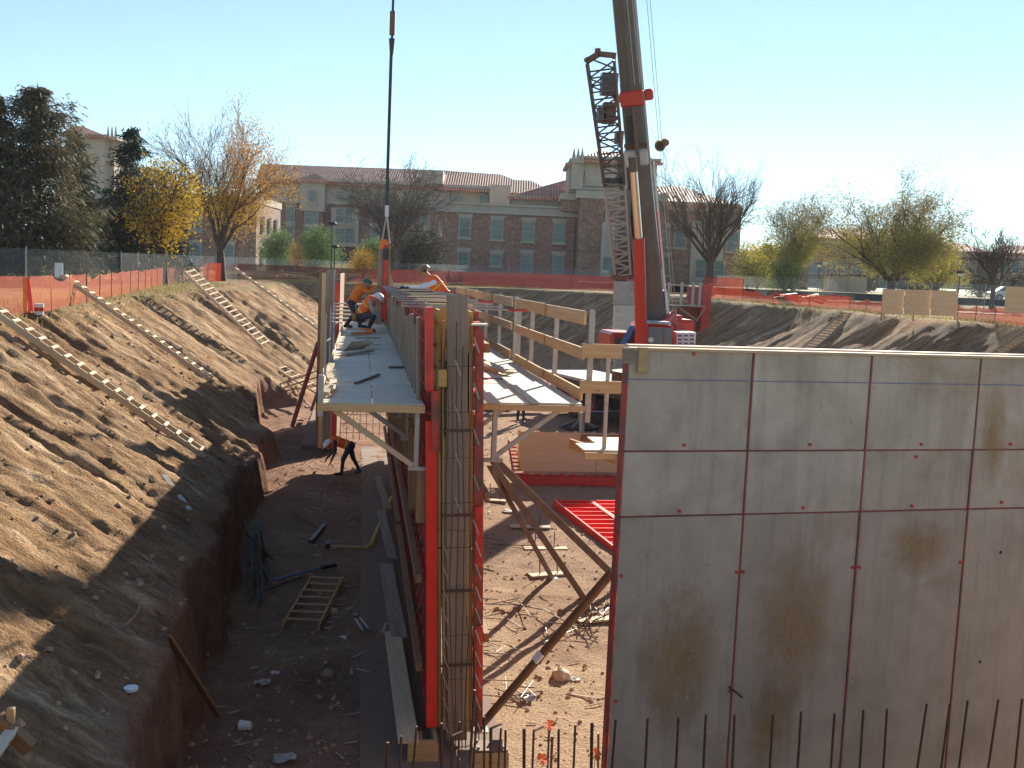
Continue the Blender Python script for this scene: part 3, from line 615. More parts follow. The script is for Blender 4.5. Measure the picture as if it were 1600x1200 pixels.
# ------------------------------------------------------------------ near plywood gang form on the right
PN = Vector((-.135, 1, 0)).normalized(); PT = Vector((1, .135, 0)).normalized(); P0 = Vector((2.70, 10.40, 0))
prot = Matrix((PT, PN, Vector((0, 0, 1)))).transposed()
t = Thing('plywood_panel_form', (4.8, 10.7, 0), 'huge stained plywood form panel with red steel joints standing at right', 'wall form')
def pp(u, v, z): return P0+PT*u+PN*v+Vector((0, 0, z))
cols = [0, 1.41, 2.84, 4.25, 5.66, 7.07]; rows = [(.55, 3.86), (3.88, 4.545), (4.565, 5.59)]
for i in range(5):
    for j, (a, b) in enumerate(rows):
        w_ = cols[i+1]-cols[i]-.022
        o = box(t, 'plywood_sheet', 'panel', pp((cols[i]+cols[i+1])/2, .01+.004*((i*2+j) % 3), (a+b)/2), (w_, .018, b-a), rot=prot)
for i, u in enumerate(cols):
    box(t, 'vertical_joint', 'joint_red' if i else 'red_worn', pp(u if i else -.012, .045, 3.0), (.022 if i else .03, .10, 5.2), rot=prot)
for z in (3.87, 4.555): box(t, 'horizontal_joint', 'joint_red', pp(3.53, .052, z), (7.04, .08, .022), rot=prot)
box(t, 'bottom_rail', 'red_worn', pp(3.53, .05, .5), (7.1, .1, .09), rot=prot)
for z in np.arange(.8, 5.6, .3): box(t, 'rib', 'red', pp(3.53, .085, float(z)), (7.0, .06, .03), rot=prot)
for i in range(6):
    for s_ in (.12, .62): beam(t, 'strongback', 'lumber_brown', pp(.3+i*1.2+s_*.3, .17, .5), pp(.3+i*1.2+s_*.3, .17, 5.5), .09, .05, (1, 0, 0))
for (u0, u1, dv, z) in ((0, 3.0, .03, 5.61), (3.02, 5.0, .03, 5.61), (5.02, 7.1, .04, 5.612)):
    box(t, 'top_plate', 'lumber_pale', pp((u0+u1)/2, dv, z), (u1-u0, .10, .03), rot=prot)
for (u0, u1, dv, z) in ((.2, 3.1, .55, 5.60), (2.9, 7.1, .80, 5.58)): box(t, 'top_rail', 'lumber_pale', pp((u0+u1)/2, dv, z), (u1-u0, .14, .04), rot=prot)
box(t, 'nailed_block', 'lumber', pp(.14, -.035, 5.50), (.105, .05, .26), rot=prot)
box(t, 'nailed_block', 'lumber_grey', pp(-.02, -.02, 5.54), (.11, .04, .16), rot=prot)
for (u, z) in ((.72, 5.57), (.67, 4.62), (.66, 3.92), (2.15, 4.62), (2.12, 3.93), (3.55, 4.62), (3.5, 4.48), (3.5, 3.92), (4.75, 4.62), (4.7, 3.94), (.05, 3.25), (1.37, 3.24), (1.45, 3.24), (2.80, 3.24), (2.88, 3.24), (4.21, 3.25), (.06, 1.9), (1.39, 1.92)):
    m = MB(); c = pp(u, 0, z); m.tube(c-PN*.014, c+PN*.02, .018, .018, 8); m.add(t, 'tie_dot', 'red')
for (u, z) in ((.33, 3.45), (1.02, 3.33), (1.05, 3.15), (4.75, 3.35), (4.6, 2.05), (.88, 1.88)):
    m = MB(); c = pp(u, 0, z); m.tube(c-PN*.004, c+PN*.012, .02, .022, 8); m.add(t, 'plug', 'concrete' if u < 4 else 'black')
def smear(u0, u1, z0, z1, v=-.0035):
    m = MB(); m.poly([pp(u0, v, z0), pp(u1, v, z0), pp(u1, v, z1), pp(u0, v, z1)], [(0, 1, 2, 3)]); return m
for a in ((.1, 1.40, 1.1, 3.5), (1.43, 2.8, 1.4, 3.85), (1.43, 2.4, .7, 2.4), (3.0, 4.24, 3.0, 3.86), (4.27, 4.75, 3.89, 5.5)):
    smear(*a).add(t, 'mud_smear', 'smear')
m = MB(); m.box(pp(3.5, -.0033, 5.30), (7.0, .001, .008), prot); MAT['chalk'] = simple('blue_chalk', (.14, .18, .35), .9, 0, .1, 5, 0); m.add(t, 'chalk_line', 'chalk')
rod(t, 'stray_bar', 'black', pp(1.36, -.02, 1.98), pp(1.5, -.08, 1.87), .012, 6)
# ------------------------------------------------------------------ dowels on the near footing
R = random.Random(4)
dow = [(962, 1125, 3), (1012, 1123, 0), (1060, 1122, 0), (1103, 1117, 0), (1148, 1117, 0), (1208, 1117, 2), (1252, 1112, 3), (1304, 1115, 3), (1349, 1110, 3), (1386, 1108, 3), (1448, 1100, 18), (1484, 1100, 16), (1512, 1095, 16), (1560, 1093, 20), (1597, 1092, 12)]
for i, (px, py, ln) in enumerate(dow):
    a = onY(px, py, 9.4); b = onY(px-4-ln*.6, 1200, 9.4+.0); d_ = (b-a); b = a+d_*((a.z-.1)/(a.z-b.z))
    m = MB(); m.tube(a, b, .0125, .0125, 7)
    single(m, 'dowel_bar', 'rebar', b, '%s dark dowel from the left before the stained plywood panel' % ORD[i], 'rebar dowel', 'rebar dowels before the plywood panel')
dow2 = [(606, 1160, 10.6), (627, 1150, 10.9), (651, 1135, 10.6), (690, 1130, 10.4), (706, 1150, 10.4), (746, 1105, 10.2), (757, 1120, 10.8), (767, 1138, 10.2), (783, 1137, 11.2), (790, 1140, 10.5), (819, 1140, 10.0), (834, 1142, 10.8), (858, 1140, 11), (873, 1140, 9.9), (899, 1132, 10.6), (925, 1130, 9.8), (935, 1146, 10.8), (863, 1150, 11.5), (742, 1078, 11.0), (718, 1128, 11)]
dow2.sort()
for i, (px, py, Y) in enumerate(dow2):
    a = onY(px, py, Y); b = Vector((a.x+R.uniform(-.08, .08), a.y+R.uniform(-.05, .05), .1)); m = MB(); m.tube(a, b, .0125 if i % 3 else .017, .0125, 6)
    if i in (4, 9, 13): m.tube(a, a+Vector((.12, .1, .0)), .0125, .0125, 6)
    single(m, 'dowel_bar', 'rebar', b, '%s rust brown dowel from the left between wall form end and panel' % ORD[i], 'rebar dowel', 'rebar dowels between form and panel')
for i, (px, py, Y, lab) in enumerate(((858, 1135, 11, 'orange flag bow on a rebar top, highest of the three'), (847, 1188, 10.4, 'crumpled orange flag low between dowels by the bottom edge'), (930, 1180, 10.2, 'orange flag beside the red edge of the tall panel'))):
    c = onY(px, py, Y); m = MB()
    for k in range(9):
        t_ = k*.7; m.poly([c, c+Vector((.07*math.cos(t_), .03*math.sin(t_*2), .07*math.sin(t_))), c+Vector((.06*math.cos(t_+.5), .04, .06*math.sin(t_+.5)))], [(0, 1, 2)])
    m.tube(c, (c.x, c.y, .1), .004, .004, 4); single(m, 'marker_flag', 'orange', (c.x, c.y, .1), lab, 'marker flag', 'orange marker flags')
# timber crate with plate among the dowels
t = Thing('timber_crate', (2.0, 12.3, .1), 'yellow timber box with a bolted steel plate among the dowels', 'crate')
c = onY(765, 1165, 11.6)
box(t, 'crate_body', 'lumber', (c.x, 11.6, c.z-.22), (.42, .3, .4)); box(t, 'steel_plate', 'brown_steel', (c.x, 11.6, c.z-.005), (.40, .28, .02))
for q in ((-.14, -.09), (.14, -.09), (-.14, .09), (.14, .09), (0, 0)): rod(t, 'bolt', 'galv', (c.x+q[0], 11.6+q[1], c.z), (c.x+q[0], 11.6+q[1], c.z+.035), .018, 6)
box(t, 'support_post', 'lumber_brown', (c.x, 11.6, (c.z-.42)/2+.07), (.12, .12, c.z-.55))
# ------------------------------------------------------------------ far bulkhead form, cage in the gap, flown panel
t = Thing('gang_form', (-1.1, 36, .15), 'tall grey wall form seen edge-on beyond the gap, red channel on it', 'wall form', None)
for k, (x, m, wd, z1) in enumerate(((-1.36, 'lumber_brown', .10, 6.1), (-1.24, 'ply_form', .13, 6.12), (-1.12, 'lumber_grey', .10, 6.2), (-1.0, 'lumber_grey', .12, 6.24), (-.90, 'galv', .05, 6.25))):
    vboard(t, 'end_board', m, x, 35.9, .2, z1, wd, .06)
box(t, 'red_channel', 'red', (-.80, 35.9, 3.0), (.14, .08, 5.6)); box(t, 'plywood_face', 'lumber_brown', (-.72, 40, 3.1), (.04, 8.2, 6.0))
for k in range(8): box(t, 'rib', 'red_worn', (-.82, 40, .6+k*.75), (.16, 8.1, .06))
for k in range(7): beam(t, 'strongback', 'lumber_grey', (-1.12, 36.4+k*1.2, .2), (-1.12, 36.4+k*1.2, 6.15), .3, .06, (1, 0, 0))
for k in range(5): beam(t, 'waler', 'lumber_brown', (-1.3, 36, 1+k*1.15), (-1.3, 44, 1+k*1.15), .09, .14)
t = Thing('brace_pipe', (-2.6, 37, .4), 'leaning rust red pipe brace left of the far bulkhead form', 'pipe brace')
a = onY(497, 535, 36.6); b = onY(460, 655, 36.0); rod(t, 'pipe', 'red_worn', a, b+(b-a)*.1, .075, 10); rod(t, 'second_pipe', 'brown_steel', a+Vector((.12, .5, .2)), b+Vector((.9, .7, 0)), .04, 8)  # thinner brown pipe behind the red one, foot set to the right
t = Thing('brace_pipe', (-1.4, 36, .3), 'short brown timber prop foot beside the far bulkhead form', 'prop'); a = onY(497, 610, 35.8); b = onY(486, 642, 35.6); rod(t, 'pipe', 'lumber_brown', a, b, .05, 8)
t = Thing('rebar_cage', (.2, 38.5, .1), 'open rebar mat in the gap under the left deck', 'rebar cage')
for k in range(8): x = -.62+k*.235; rod(t, 'vertical_bar', 'rebar', (x, 38.5, .1), (x+.02*math.sin(k*2), 38.5, 4.9), .011, 5)
for k in range(14): z = .35+k*.33; rod(t, 'horizontal_bar', 'rebar', (-.66, 38.52, z), (1.05, 38.52, z+.01*(k % 3)), .009, 5)
for k in range(3): rod(t, 'diagonal_bar', 'rebar', (-.5+k*.4, 38.4, .6+k*.4), (.1+k*.4, 38.4, 1.6+k*.3), .01, 5)
t = Thing('flown_form_panel', (.67, 31, 5.0), 'narrow red form panel hanging from the crane cable between the workers', 'wall form')
zb, ztp = 4.72, 7.0
for k, (x, m, wd) in enumerate(((.52, 'lumber_grey', .13), (.67, 'red', .15), (.775, 'ply_edge', .04))): vboard(t, ('side_board', 'frame', 'plywood_edge')[k], m, x+(.0 if k else 0), 31, zb+(.0 if k != 1 else .1), ztp-(.12 if k == 0 else 0), wd, .5)
box(t, 'lifting_bracket', 'black', (.67, 30.7, 6.75), (.16, .08, .32)); m = MB(); m.tube((.62, 30.95, 7.05), (.62, 31.05, 7.05), .13, .13, 12); m.add(t, 'orange_cover', 'orange')
box(t, 'orange_cover', 'orange', (.55, 30.9, 6.92), (.14, .2, .3)); m = MB(); m.poly([(.80, 30.9, 6.2), (.80, 30.9, 5.45), (.98, 30.8, 5.4), (1.0, 30.8, 5.75)], [(0, 1, 2, 3)]); m.poly([(.80, 30.94, 6.2), (.80, 30.94, 5.45), (.98, 30.84, 5.4), (1.0, 30.84, 5.75)], [(3, 2, 1, 0)]); m.add(t, 'plywood_gusset', 'ply_deck')
# ------------------------------------------------------------------ crane
KD = 0.84; CB = onY(1012, 600, 47*KD); FT = onY(1025, 556, 47.0*KD); nrm = ray(1025, 556).cross(ray(973, 0)).normalized()
cx, cy = onY(603, 375, 31).x, 31.0
TIP = Vector((cx, cy, CAM.z-(nrm.x*cx+nrm.y*cy)/nrm.z)); AX = (TIP-FT).normalized()
t = Thing('mobile_crane', (13.0, 49, 0), 'red mobile crane with tall grey telescopic boom and lattice jib at the side', 'crane')
def axis_at(py):                                   # point of the boom axis seen at image height py
    lo, hi = 0.0, (TIP-FT).length
    for _ in range(40):
        mid = (lo+hi)/2; p = FT+AX*mid-CAM; yy = 600-F*p.dot(_up)/p.dot(_fw)
        lo, hi = (mid, hi) if yy > py else (lo, mid)
    return lo
BS = AX.cross((CAM-FT).normalized()).normalized(); BF = BS.cross(AX).normalized()      # side, front
if BS.dot(_rt) < 0: BS = -BS
if BF.dot(CAM-FT) < 0: BF = -BF
brot = Matrix((AX, BS, BF)).transposed()
def bsec(name, mat, s0, s1, wd, dp, off=0, offf=0):
    wd, dp, off, offf = wd*KD, dp*KD, off*KD, offf*KD
    c = FT+AX*((s0+s1)/2)+BS*off+BF*offf; mw = Matrix.Translation(c) @ brot.to_4x4(); return t.add(name, box_me(round(s1-s0, 2), wd, dp, mat, .06 if min(wd, dp) > .3 else None), mat, mw)
L = (TIP-FT).length; s235, s165, s140, s0_ = axis_at(250), axis_at(165), axis_at(138), axis_at(0)
yawt = math.radians(24); 
def bwedge():
    prof = [(-.30, -.62), (.10, -.70), (.62, -.45), (.72, 0), (.62, .45), (.10, .70), (-.30, .62)]
    return prof
def bprism(name, mat, s0, s1, w0, w1, dp, off=0, offf=0, seg=9):
    w0, w1, dp, off, offf = w0*KD, w1*KD, dp*KD, off*KD, offf*KD
    m = MB(); vs = []
    for s_, wd in ((s0, w0), (s1, w1)):
        for k in range(12):
            a_ = 2*math.pi*k/12; x_ = math.copysign(abs(math.cos(a_))**.45, math.cos(a_))*wd/2; y_ = math.copysign(abs(math.sin(a_))**.45, math.sin(a_))*dp/2*(wd/w0)
            vs.append(FT+AX*s_+BS*(x_+off)+BF*(y_+offf))
    fs = [(i, (i+1) % 12, 12+(i+1) % 12, 12+i) for i in range(12)]+[tuple(range(11, -1, -1)), tuple(range(12, 24))]
    m.poly(vs, fs); return m.add(t, name, mat, False)
bprism('boom_base_section', 'grey_boom', -.5, s235, 1.32, 1.08, 1.4)
bprism('boom_section', 'grey_boom', s235-.5, s140+.2, .98, .94, 1.15)
bsec('section_collar', 'grey_light', axis_at(258), axis_at(232), 1.02, 1.25, -.05)
bsec('section_collar', 'brown_steel', axis_at(230), axis_at(222), 1.0, 1.2, -.03)
bsec('red_collar', 'crane_red', axis_at(166), axis_at(141), 1.02, 1.25); bsec('red_lug', 'crane_red', axis_at(160), axis_at(142), .4, .4, .72); bsec('red_lug', 'crane_red', axis_at(158), axis_at(146), .3, .3, -.62)
bprism('boom_section', 'grey_boom', s140, s0_+2, .92, .85, 1.05)
bprism('boom_section', 'grey_boom', s0_+2, L-.5, .80, .60, .9)
for off in (-.38, -.12, .18, .40): bsec('boom_stiffener', 'galv' if off > 0 else 'brown_steel', s140+.1, s0_+2, .035, .06, off*.98, .53)
bsec('boom_side_plate', 'grey_light', s140-8, s0_+2, .12, .7, .50, -.2)  # pale plate: the boom's sunlit side put into the colour
bsec('boom_side_plate', 'grey_boom', s235-.3, s165, .16, .8, .02, .60)
bsec('hose_carrier', 'black', s235+.6, s165-.3, .3, .25, -.2, .58)
bsec('boom_head', 'crane_red', L-.7, L+.4, .9, 1.3)
for k in range(2): m = MB(); m.path([FT+AX*(axis_at(520))+BS*(.8+.1*k)+BF*.2, FT+AX*(s0_+4)+BS*(.85+.12*k)-BF*.3, TIP+BS*(.3)-BF*.3], .012, 4); m.add(t, 'hoist_rope', 'galv')
bsec('side_rail', 'white', axis_at(500), axis_at(255), .09, .1, .68, .3); bsec('side_rail', 'crane_red', axis_at(420), axis_at(330), .06, .1, .61, .36)  # white strip stands in for the boom's sunlit edge
bprism('boom_foot_fairing', 'grey_light', axis_at(545), axis_at(455), .35, .12, .8, .68, .1)
c = FT+AX*axis_at(232)+BS*.85; m = MB(); m.tube(c-BF*.2, c+BF*.2, .20, .20, 12); m.tube(c+AX*.1+BS*.2-BF*.2, c+AX*.1+BS*.2+BF*.2, .14, .14, 10); m.add(t, 'rope_winch', 'lumber_brown'); rod(t, 'winch_hub', 'black', c-BF*.25, c+BF*.25, .14, 8)
# luffing cylinder in front of the boom
a = onY(1003, 575, 44.2*KD); b = onY(998, 372, 43.0*KD); c = onY(990, 268, 42.4*KD)
rod(t, 'cylinder_barrel', 'crane_red', a, b, .22, 16, .21); rod(t, 'cylinder_rod', 'silver', b, c, .137, 16); rod(t, 'cylinder_eye', 'grey_boom', c, c+(c-b).normalized()*.5, .15, 10)
m = MB(); 
for k in range(26): m.tube(onY(1016+4*math.sin(k*1.7), 480+k*2.6, 43.7), onY(1018+5*math.sin(k*2.3), 483+k*2.6, 43.6), .05, .04, 5)
m.add(t, 'hydraulic_hose', 'crane_red')
# lattice jib stowed on the left side
def truss(p0, p1, w0, w1, n, r, name='jib'):
    m = MB(); ax = (p1-p0).normalized(); s_ = BS; f = s_.cross(ax).normalized(); P = []
    for k in range(n+1):
        u = k/n; c = p0.lerp(p1, u); wd = (w0*(1-u)+w1*u)/2; P.append([c+s_*(wd*i)+f*(wd*j*.8) for i, j in ((-1, -1), (1, -1), (1, 1), (-1, 1))])
    for k in range(n):
        for i in range(4):
            m.tube(P[k][i], P[k+1][i], r*1.7, r*1.7, 6); j = (i+1) % 4; m.tube(P[k][i], P[k][j], r, r, 5); m.tube(P[k][i if k % 2 else j], P[k+1][j if k % 2 else i], r, r, 5)
    return m
j0 = onY(973, 425, 45.2*KD); j1 = onY(960, 285, 43.2*KD); j2 = onY(938, 92, 41.0*KD)
truss(j0, j1, .55, .70, 12, .026).add(t, 'lattice_jib', 'galv'); truss(j1, j2, .70, .88, 9, .03).add(t, 'lattice_jib', 'grey_boom')
m = MB(); m.beam(onY(918, 95, 41*KD), onY(936, 84, 41*KD), .14, .2); m.beam(onY(934, 84, 41*KD), onY(962, 87, 41*KD), .14, .16); m.tube(onY(934, 76, 41*KD), onY(934, 84, 41*KD), .1, .1, 8); m.tube(onY(918, 92, 40.9*KD), onY(918, 97, 40.9*KD), .13, .1, 8); m.add(t, 'jib_head', 'brown_steel')
for (x0, y0, x1, y1, mt, yy) in ((940, 114, 963, 150, 'grey_boom', 41.8), (943, 160, 960, 194, 'brown_steel', 42), (934, 168, 945, 192, 'grey_boom', 42), (942, 278, 975, 287, 'black', 43.2), (956, 428, 978, 438, 'brown_steel', 45.2), (968, 296, 978, 440, 'grey_boom', 45.6), (962, 205, 972, 225, 'brown_steel', 42.6)):
    p, q = onY(x0, y0, yy*KD), onY(x1, y1, yy*KD); box(t, 'jib_bracket', mt, (p+q)/2, (abs(q.x-p.x), .35, abs(p.z-q.z)))
bprism('jib_support', 'grey_boom', axis_at(430), axis_at(240), .30, .26, .4, -.78, .3)
# superstructure and cab
p, q = onY(1012, 505, 44.4*KD), onY(1042, 548, 44.4*KD)
def yb(name, mat, x0, y0, x1, y1, Y, dp, t=t, ch=None):
    if t.o.name == 'mobile_crane': Y = Y*KD
    p, q = onY(x0, y0, Y), onY(x1, y1, Y); mw = Matrix.Translation((p.x/2+q.x/2, Y+dp/2, (p.z+q.z)/2)); return t.add(name, box_me(abs(q.x-p.x), dp, abs(p.z-q.z), mat, ch), mat, mw)
cab_ = yb('cab', 'crane_red', 1011, 507, 1051, 552, 44.4, 1.7, ch=.08)
m = MB(); a, b = onY(1014, 511, 44.38*KD), onY(1034, 543, 44.38*KD); m.box(((a.x+b.x)/2, 44.38*KD, (a.z+b.z)/2), (b.x-a.x, .04, a.z-b.z)); sub(cab_, 'windscreen', m, 'glass')
m = MB(); a, b = onY(1038, 512, 44.38*KD), onY(1048, 540, 44.38*KD); m.box(((a.x+b.x)/2, 44.38*KD, (a.z+b.z)/2), (b.x-a.x, .04, a.z-b.z)); sub(cab_, 'side_window', m, 'glass')
yb('cab_roof', 'grey_light', 1014, 502, 1050, 508, 44.3, 1.9, ch=.05); 
m = MB(); m.tube(onY(1017, 531, 44.2*KD), onY(1017, 531, 44.3*KD), .1, .1, 10); m.add(t, 'work_light', 'white')
yb('engine_housing', 'crane_red', 1030, 498, 1083, 560, 46.6, 3.2, ch=.1); yb('engine_housing', 'crane_red', 1042, 492, 1066, 500, 47, 1.5); rod(t, 'exhaust', 'crane_red', onY(1036, 505, 45.6*KD), onY(1052, 490, 46.4*KD), .14, 8)
for k, x in enumerate((1058, 1067.5, 1077)):
    o = yb('counterweight_grille', 'white', x, 519, x+8.6, 555, 44.9, 1.6)
    for r_ in range(5): m = MB(); a, b = onY(x+1.5, 523+r_*6, 44.88*KD), onY(x+7, 526+r_*6, 44.88*KD); m.box(((a.x+b.x)/2, 44.88*KD, (a.z+b.z)/2), (b.x-a.x, .02, a.z-b.z)); sub(o, 'grille_slot', m, 'grey_boom')
yb('winch_housing', 'crane_red', 955, 519, 998, 560, 46.5, 2.2, ch=.1); yb('winch_housing', 'brown_steel', 960, 527, 985, 556, 46.4, .3)
beam(t, 'purple_brace', 'blue', onY(972, 545, 45.6*KD), onY(990, 512, 46.4*KD), .25, .2)
bsec('turret_side', 'crane_red', -1.2, 1.2, 2.2, 1.6, 0, -.5)
# carrier
ctr = Vector((11.7, 43.0, 0)); cdv = Vector((-.28, 1, 0)).normalized(); csv = Vector((cdv.y, -cdv.x, 0)); crot = Matrix((csv, cdv, Vector((0, 0, 1)))).transposed()
def cb(name, mat, s_, l, z, sz, ch=None): return t.add(name, box_me(*sz, mat, ch), mat, Matrix.Translation(ctr+csv*s_+cdv*l+Vector((0, 0, z))) @ crot.to_4x4())
cb('carrier_frame', 'black', 0, 0, 1.15, (1.4, 13, .7)); cb('carrier_deck', 'grey_light', 0, .5, 1.85, (2.7, 12.4, .12)); cb('carrier_side', 'black', -1.3, .5, 1.6, (.08, 11.5, .4)); cb('carrier_side', 'crane_red', 1.3, .5, 1.6, (.08, 11.5, .4))
cb('driver_cab', 'crane_red', 0, -6.6, 1.9, (2.6, 2.0, 1.9), .12); cb('windshield', 'glass', 0, -7.62, 2.3, (2.2, .04, .8)); m = MB(); m.tube(ctr+Vector((0, 0, 1.8)), ctr+Vector((0, 0, 2.5)), 1.2, 1.2, 24); m.add(t, 'slewing_ring', 'brown_steel')
for l in (-5.0, -3.4, 1.8, 3.4, 5.0):
    for s_ in (-1.15, 1.15):
        c = ctr+csv*s_+cdv*l+Vector((0, 0, .78)); m = MB(); o_ = csv*.2
        m.tube(c-o_, c+o_, .66, .66, 22); wh = m.add(t, 'wheel', 'rubber'); m = MB(); q = c+csv*(.18 if s_ > 0 else -.18); m.tube(q, q+csv*(.06 if s_ > 0 else -.06), .34, .30, 16); sub(wh, 'rim', m, 'crane_red')
for l in (-2.0, 6.6):
    for s_ in (-1, 1):
        cb('outrigger_beam', 'black', s_*2.2, l, .95, (3.0, .3, .35)); c = ctr+csv*(s_*3.7)+cdv*l; rod(t, 'outrigger_jack', 'galv', (c.x, c.y, .2), (c.x, c.y, 1.1), .11, 10); rod(t, 'outrigger_float', 'black', (c.x, c.y, .12), (c.x, c.y, .22), .42, 16)
        mt_ = MB(); mt_.tube((c.x, c.y, .03), (c.x, c.y, .11), .75, .75, 8); single(mt_, 'outrigger_mat', 'black', (c.x, c.y, .03), 'dark outrigger mat under the '+('rear' if l > 0 else 'front')+(' right' if s_ > 0 else ' left')+' jack of the crane', 'outrigger mat', 'outrigger mats')
# prop with fan foot near the crane
t = Thing('shoring_prop', (9.2, 43.5, 0), 'pale prop with splayed dark foot on the floor before the crane', 'prop')
c = onz(905, 668, 0.05); rod(t, 'post', 'galv', c+Vector((0, 0, .15)), c+Vector((0, 0, 1.9)), .08, 8)
for k in range(9): a_ = k*.7; beam(t, 'foot_bar', 'black' if k % 2 else 'galv', c+Vector((0, 0, .35)), c+Vector((.8*math.cos(a_), .5*math.sin(a_), .05)), .05, .05)
single((lambda m: (m.tube(c+Vector((0, 0, -.02)), c+Vector((0, 0, .06)), .85, .85, 14), m)[1])(MB()), 'pad', 'black', c, 'dark round pad below the splayed prop foot', 'pad')
# hoist cable and hook
t = Thing('hoist_cable', (cx, cy, 7.1), 'crane hoist cable with hook block hanging down to the flown panel', 'crane cable')
rod(t, 'cable', 'black', (cx, cy, 8.1), (TIP.x, TIP.y, TIP.z-.5), .036, 6)
za = onY(614, 35, cy).z; rod(t, 'hook_block', 'brown_steel', (cx, cy, za-.35), (cx, cy, za+.3), .08, 10); rod(t, 'hook_ball', 'black', (cx, cy, za-.9), (cx, cy, za-.45), .05, 10, .09); rod(t, 'wire_pair', 'black', (cx-.03, cy, za-.9), (cx-.03, cy, 8), .028, 5)
box(t, 'tag_plate', 'paper', (cx, cy-.05, onY(608, 330, cy).z), (.11, .04, .32)); box(t, 'shackle', 'black', (cx, cy, onY(608, 318, cy).z), (.09, .06, .3))
for q in (-.12, .12): rod(t, 'chain', 'galv', (cx, cy, 7.9), (cx+q, cy, 7.05), .022, 5)
# ------------------------------------------------------------------ floor things on the right
t = Thing('leaning_form', (6.3, 31, 0), 'new brown plywood form standing on a red frame on the pit floor', 'wall form')
a = onz(797, 757, .0); 
for k in range(2):
    x0 = 4.95+k*2.46; box(t, 'plywood_sheet', 'ply_form', (x0+1.22, 31.9, .90), (2.44, .03, 1.22), rot=Matrix.Rotation(math.radians(-14), 3, 'X'))
for k in range(9): beam(t, 'stud', 'lumber_pale', (5.0+k*.6, 32.0, .3), (5.0+k*.6, 32.3, 1.5), .05, .09, (1, 0, 0))
beam(t, 'top_board', 'lumber_brown', (6.9, 31.95, 1.36), (9.8, 31.98, 1.36), .04, .20)
for y in (31.05, 31.45): beam(t, 'frame_rail', 'red', (4.75, y, .14), (9.9, y, .14), .05, .26)
for k in range(14): beam(t, 'frame_rib', 'red', (4.9+k*.37, 31.05, .26), (4.9+k*.37-.1, 31.7, .26), .06, .05)
for k in range(9): beam(t, 'side_rib', 'red', (4.72, 31.3+k*.16, .3+k*.09), (4.98, 31.3+k*.16, .3+k*.09), .05, .05)
beam(t, 'side_rail', 'red', (4.72, 31.1, .2), (4.72, 32.6, 1.1), .06, .08)
t = Thing('red_form_frame', (6.5, 26, .1), 'red steel form frame lying flat on the pit floor, ribs up', 'wall form')
A, B_, C_ = onz(866, 786, .12), onz(957, 858, .12), None; dvA = (B_-A); ux = Vector((1, .03, 0)).normalized()
beam(t, 'edge_rail', 'red_bright', A, A+dvA*1.12, .06, .2); beam(t, 'edge_rail', 'red_bright', A+ux*4, A+dvA*1.12+ux*4, .06, .2); beam(t, 'middle_rail', 'red_bright', A+ux*1.0+Vector((0, 0, .07)), A+dvA*1.12+ux*1.0+Vector((0, 0, .07)), .14, .06)
for k in range(13): q = A+dvA*(1.12*k/12); beam(t, 'rib', 'red_bright', q, q+ux*4, .05, .17)
m = MB(); m.poly([A+Vector((0, 0, -.08)), A+dvA*1.12+Vector((0, 0, -.08)), A+dvA*1.12+ux*4+Vector((0, 0, -.08)), A+ux*4+Vector((0, 0, -.08))], [(0, 1, 2, 3)]); m.add(t, 'plywood_face', 'red_worn')
def brace(lab, p, q, wd, mat='brown_steel', pipe=False, z0=0):
    t = Thing('brace', (q.x, q.y, z0), lab, 'form brace', 'braces from the right form to the floor')
    if pipe:
        rod(t, 'pipe', mat, q, p, wd, 12); rod(t, 'end_screw', 'galv', p, p+(p-q).normalized()*.45, wd*.65, 10)
    else:
        beam(t, 'angle_leg', mat, q, p, wd, .02); mm, L_ = dirmat(q, p); o_ = mm.to_3x3() @ Vector((0, wd/2, -wd/2)); beam(t, 'angle_leg', mat, q+o_, p+o_, .02, wd)
    box(t, 'foot_plate', 'galv', (q.x, q.y, q.z-.02), (.25, .2, .02)); return t
P1 = Vector((1.80, 20.5, 3.0))
hd = onY(765, 728, 17.5)
brace('brown angle brace landing left of the three floor boards', hd, onz(862, 902, .06), .11)
brace('brown angle brace, middle of the three, landing by the tangled bars', hd+Vector((.06, .2, .05)), onz(912, 932, .06), .13)
brace('brown angle brace, rightmost of the three, running behind the tall panel', hd+Vector((.12, .4, .1)), onz(975, 912, .06), .14)
p = onY(957, 893, 11.6); q = onz(748, 1138, .22); t = brace('thick rust brown pipe brace crossing low to the tall panel with a white label', p, q, .055, 'brown_steel', True)
mid = q.lerp(p, .50); box(t, 'label_plate', 'paper', mid, (.18, .125, .1), rot=dirmat(q, p)[0].to_3x3()); R = random.Random(8)
for i, (x0, y0, x1, y1, lab) in enumerate(((758, 781, 792, 783, 'pale footing board behind the braces, farthest of the five'), (797, 822, 860, 824, 'pale board with stakes, second farthest'), (818, 857, 886, 857, 'pale board with a stake, third along the braces'), (828, 900, 890, 895, 'pale board below the leftmost brace foot'), (902, 970, 962, 966, 'pale board under the tangled bars by the panel edge'))):
    a, b = onz(x0, y0, .06), onz(x1, y1, .06); t = Thing('anchor_board', a, lab, 'board', 'anchor boards under the braces'); beam(t, 'board', 'lumber_pale', a, b, .24, .045)
    for s_ in (.25, .7): c = a.lerp(b, s_); rod(t, 'stake', 'rebar', (c.x, c.y, 0), (c.x+R.uniform(-.05, .05), c.y, .35+.2*R.random()), .012, 5)
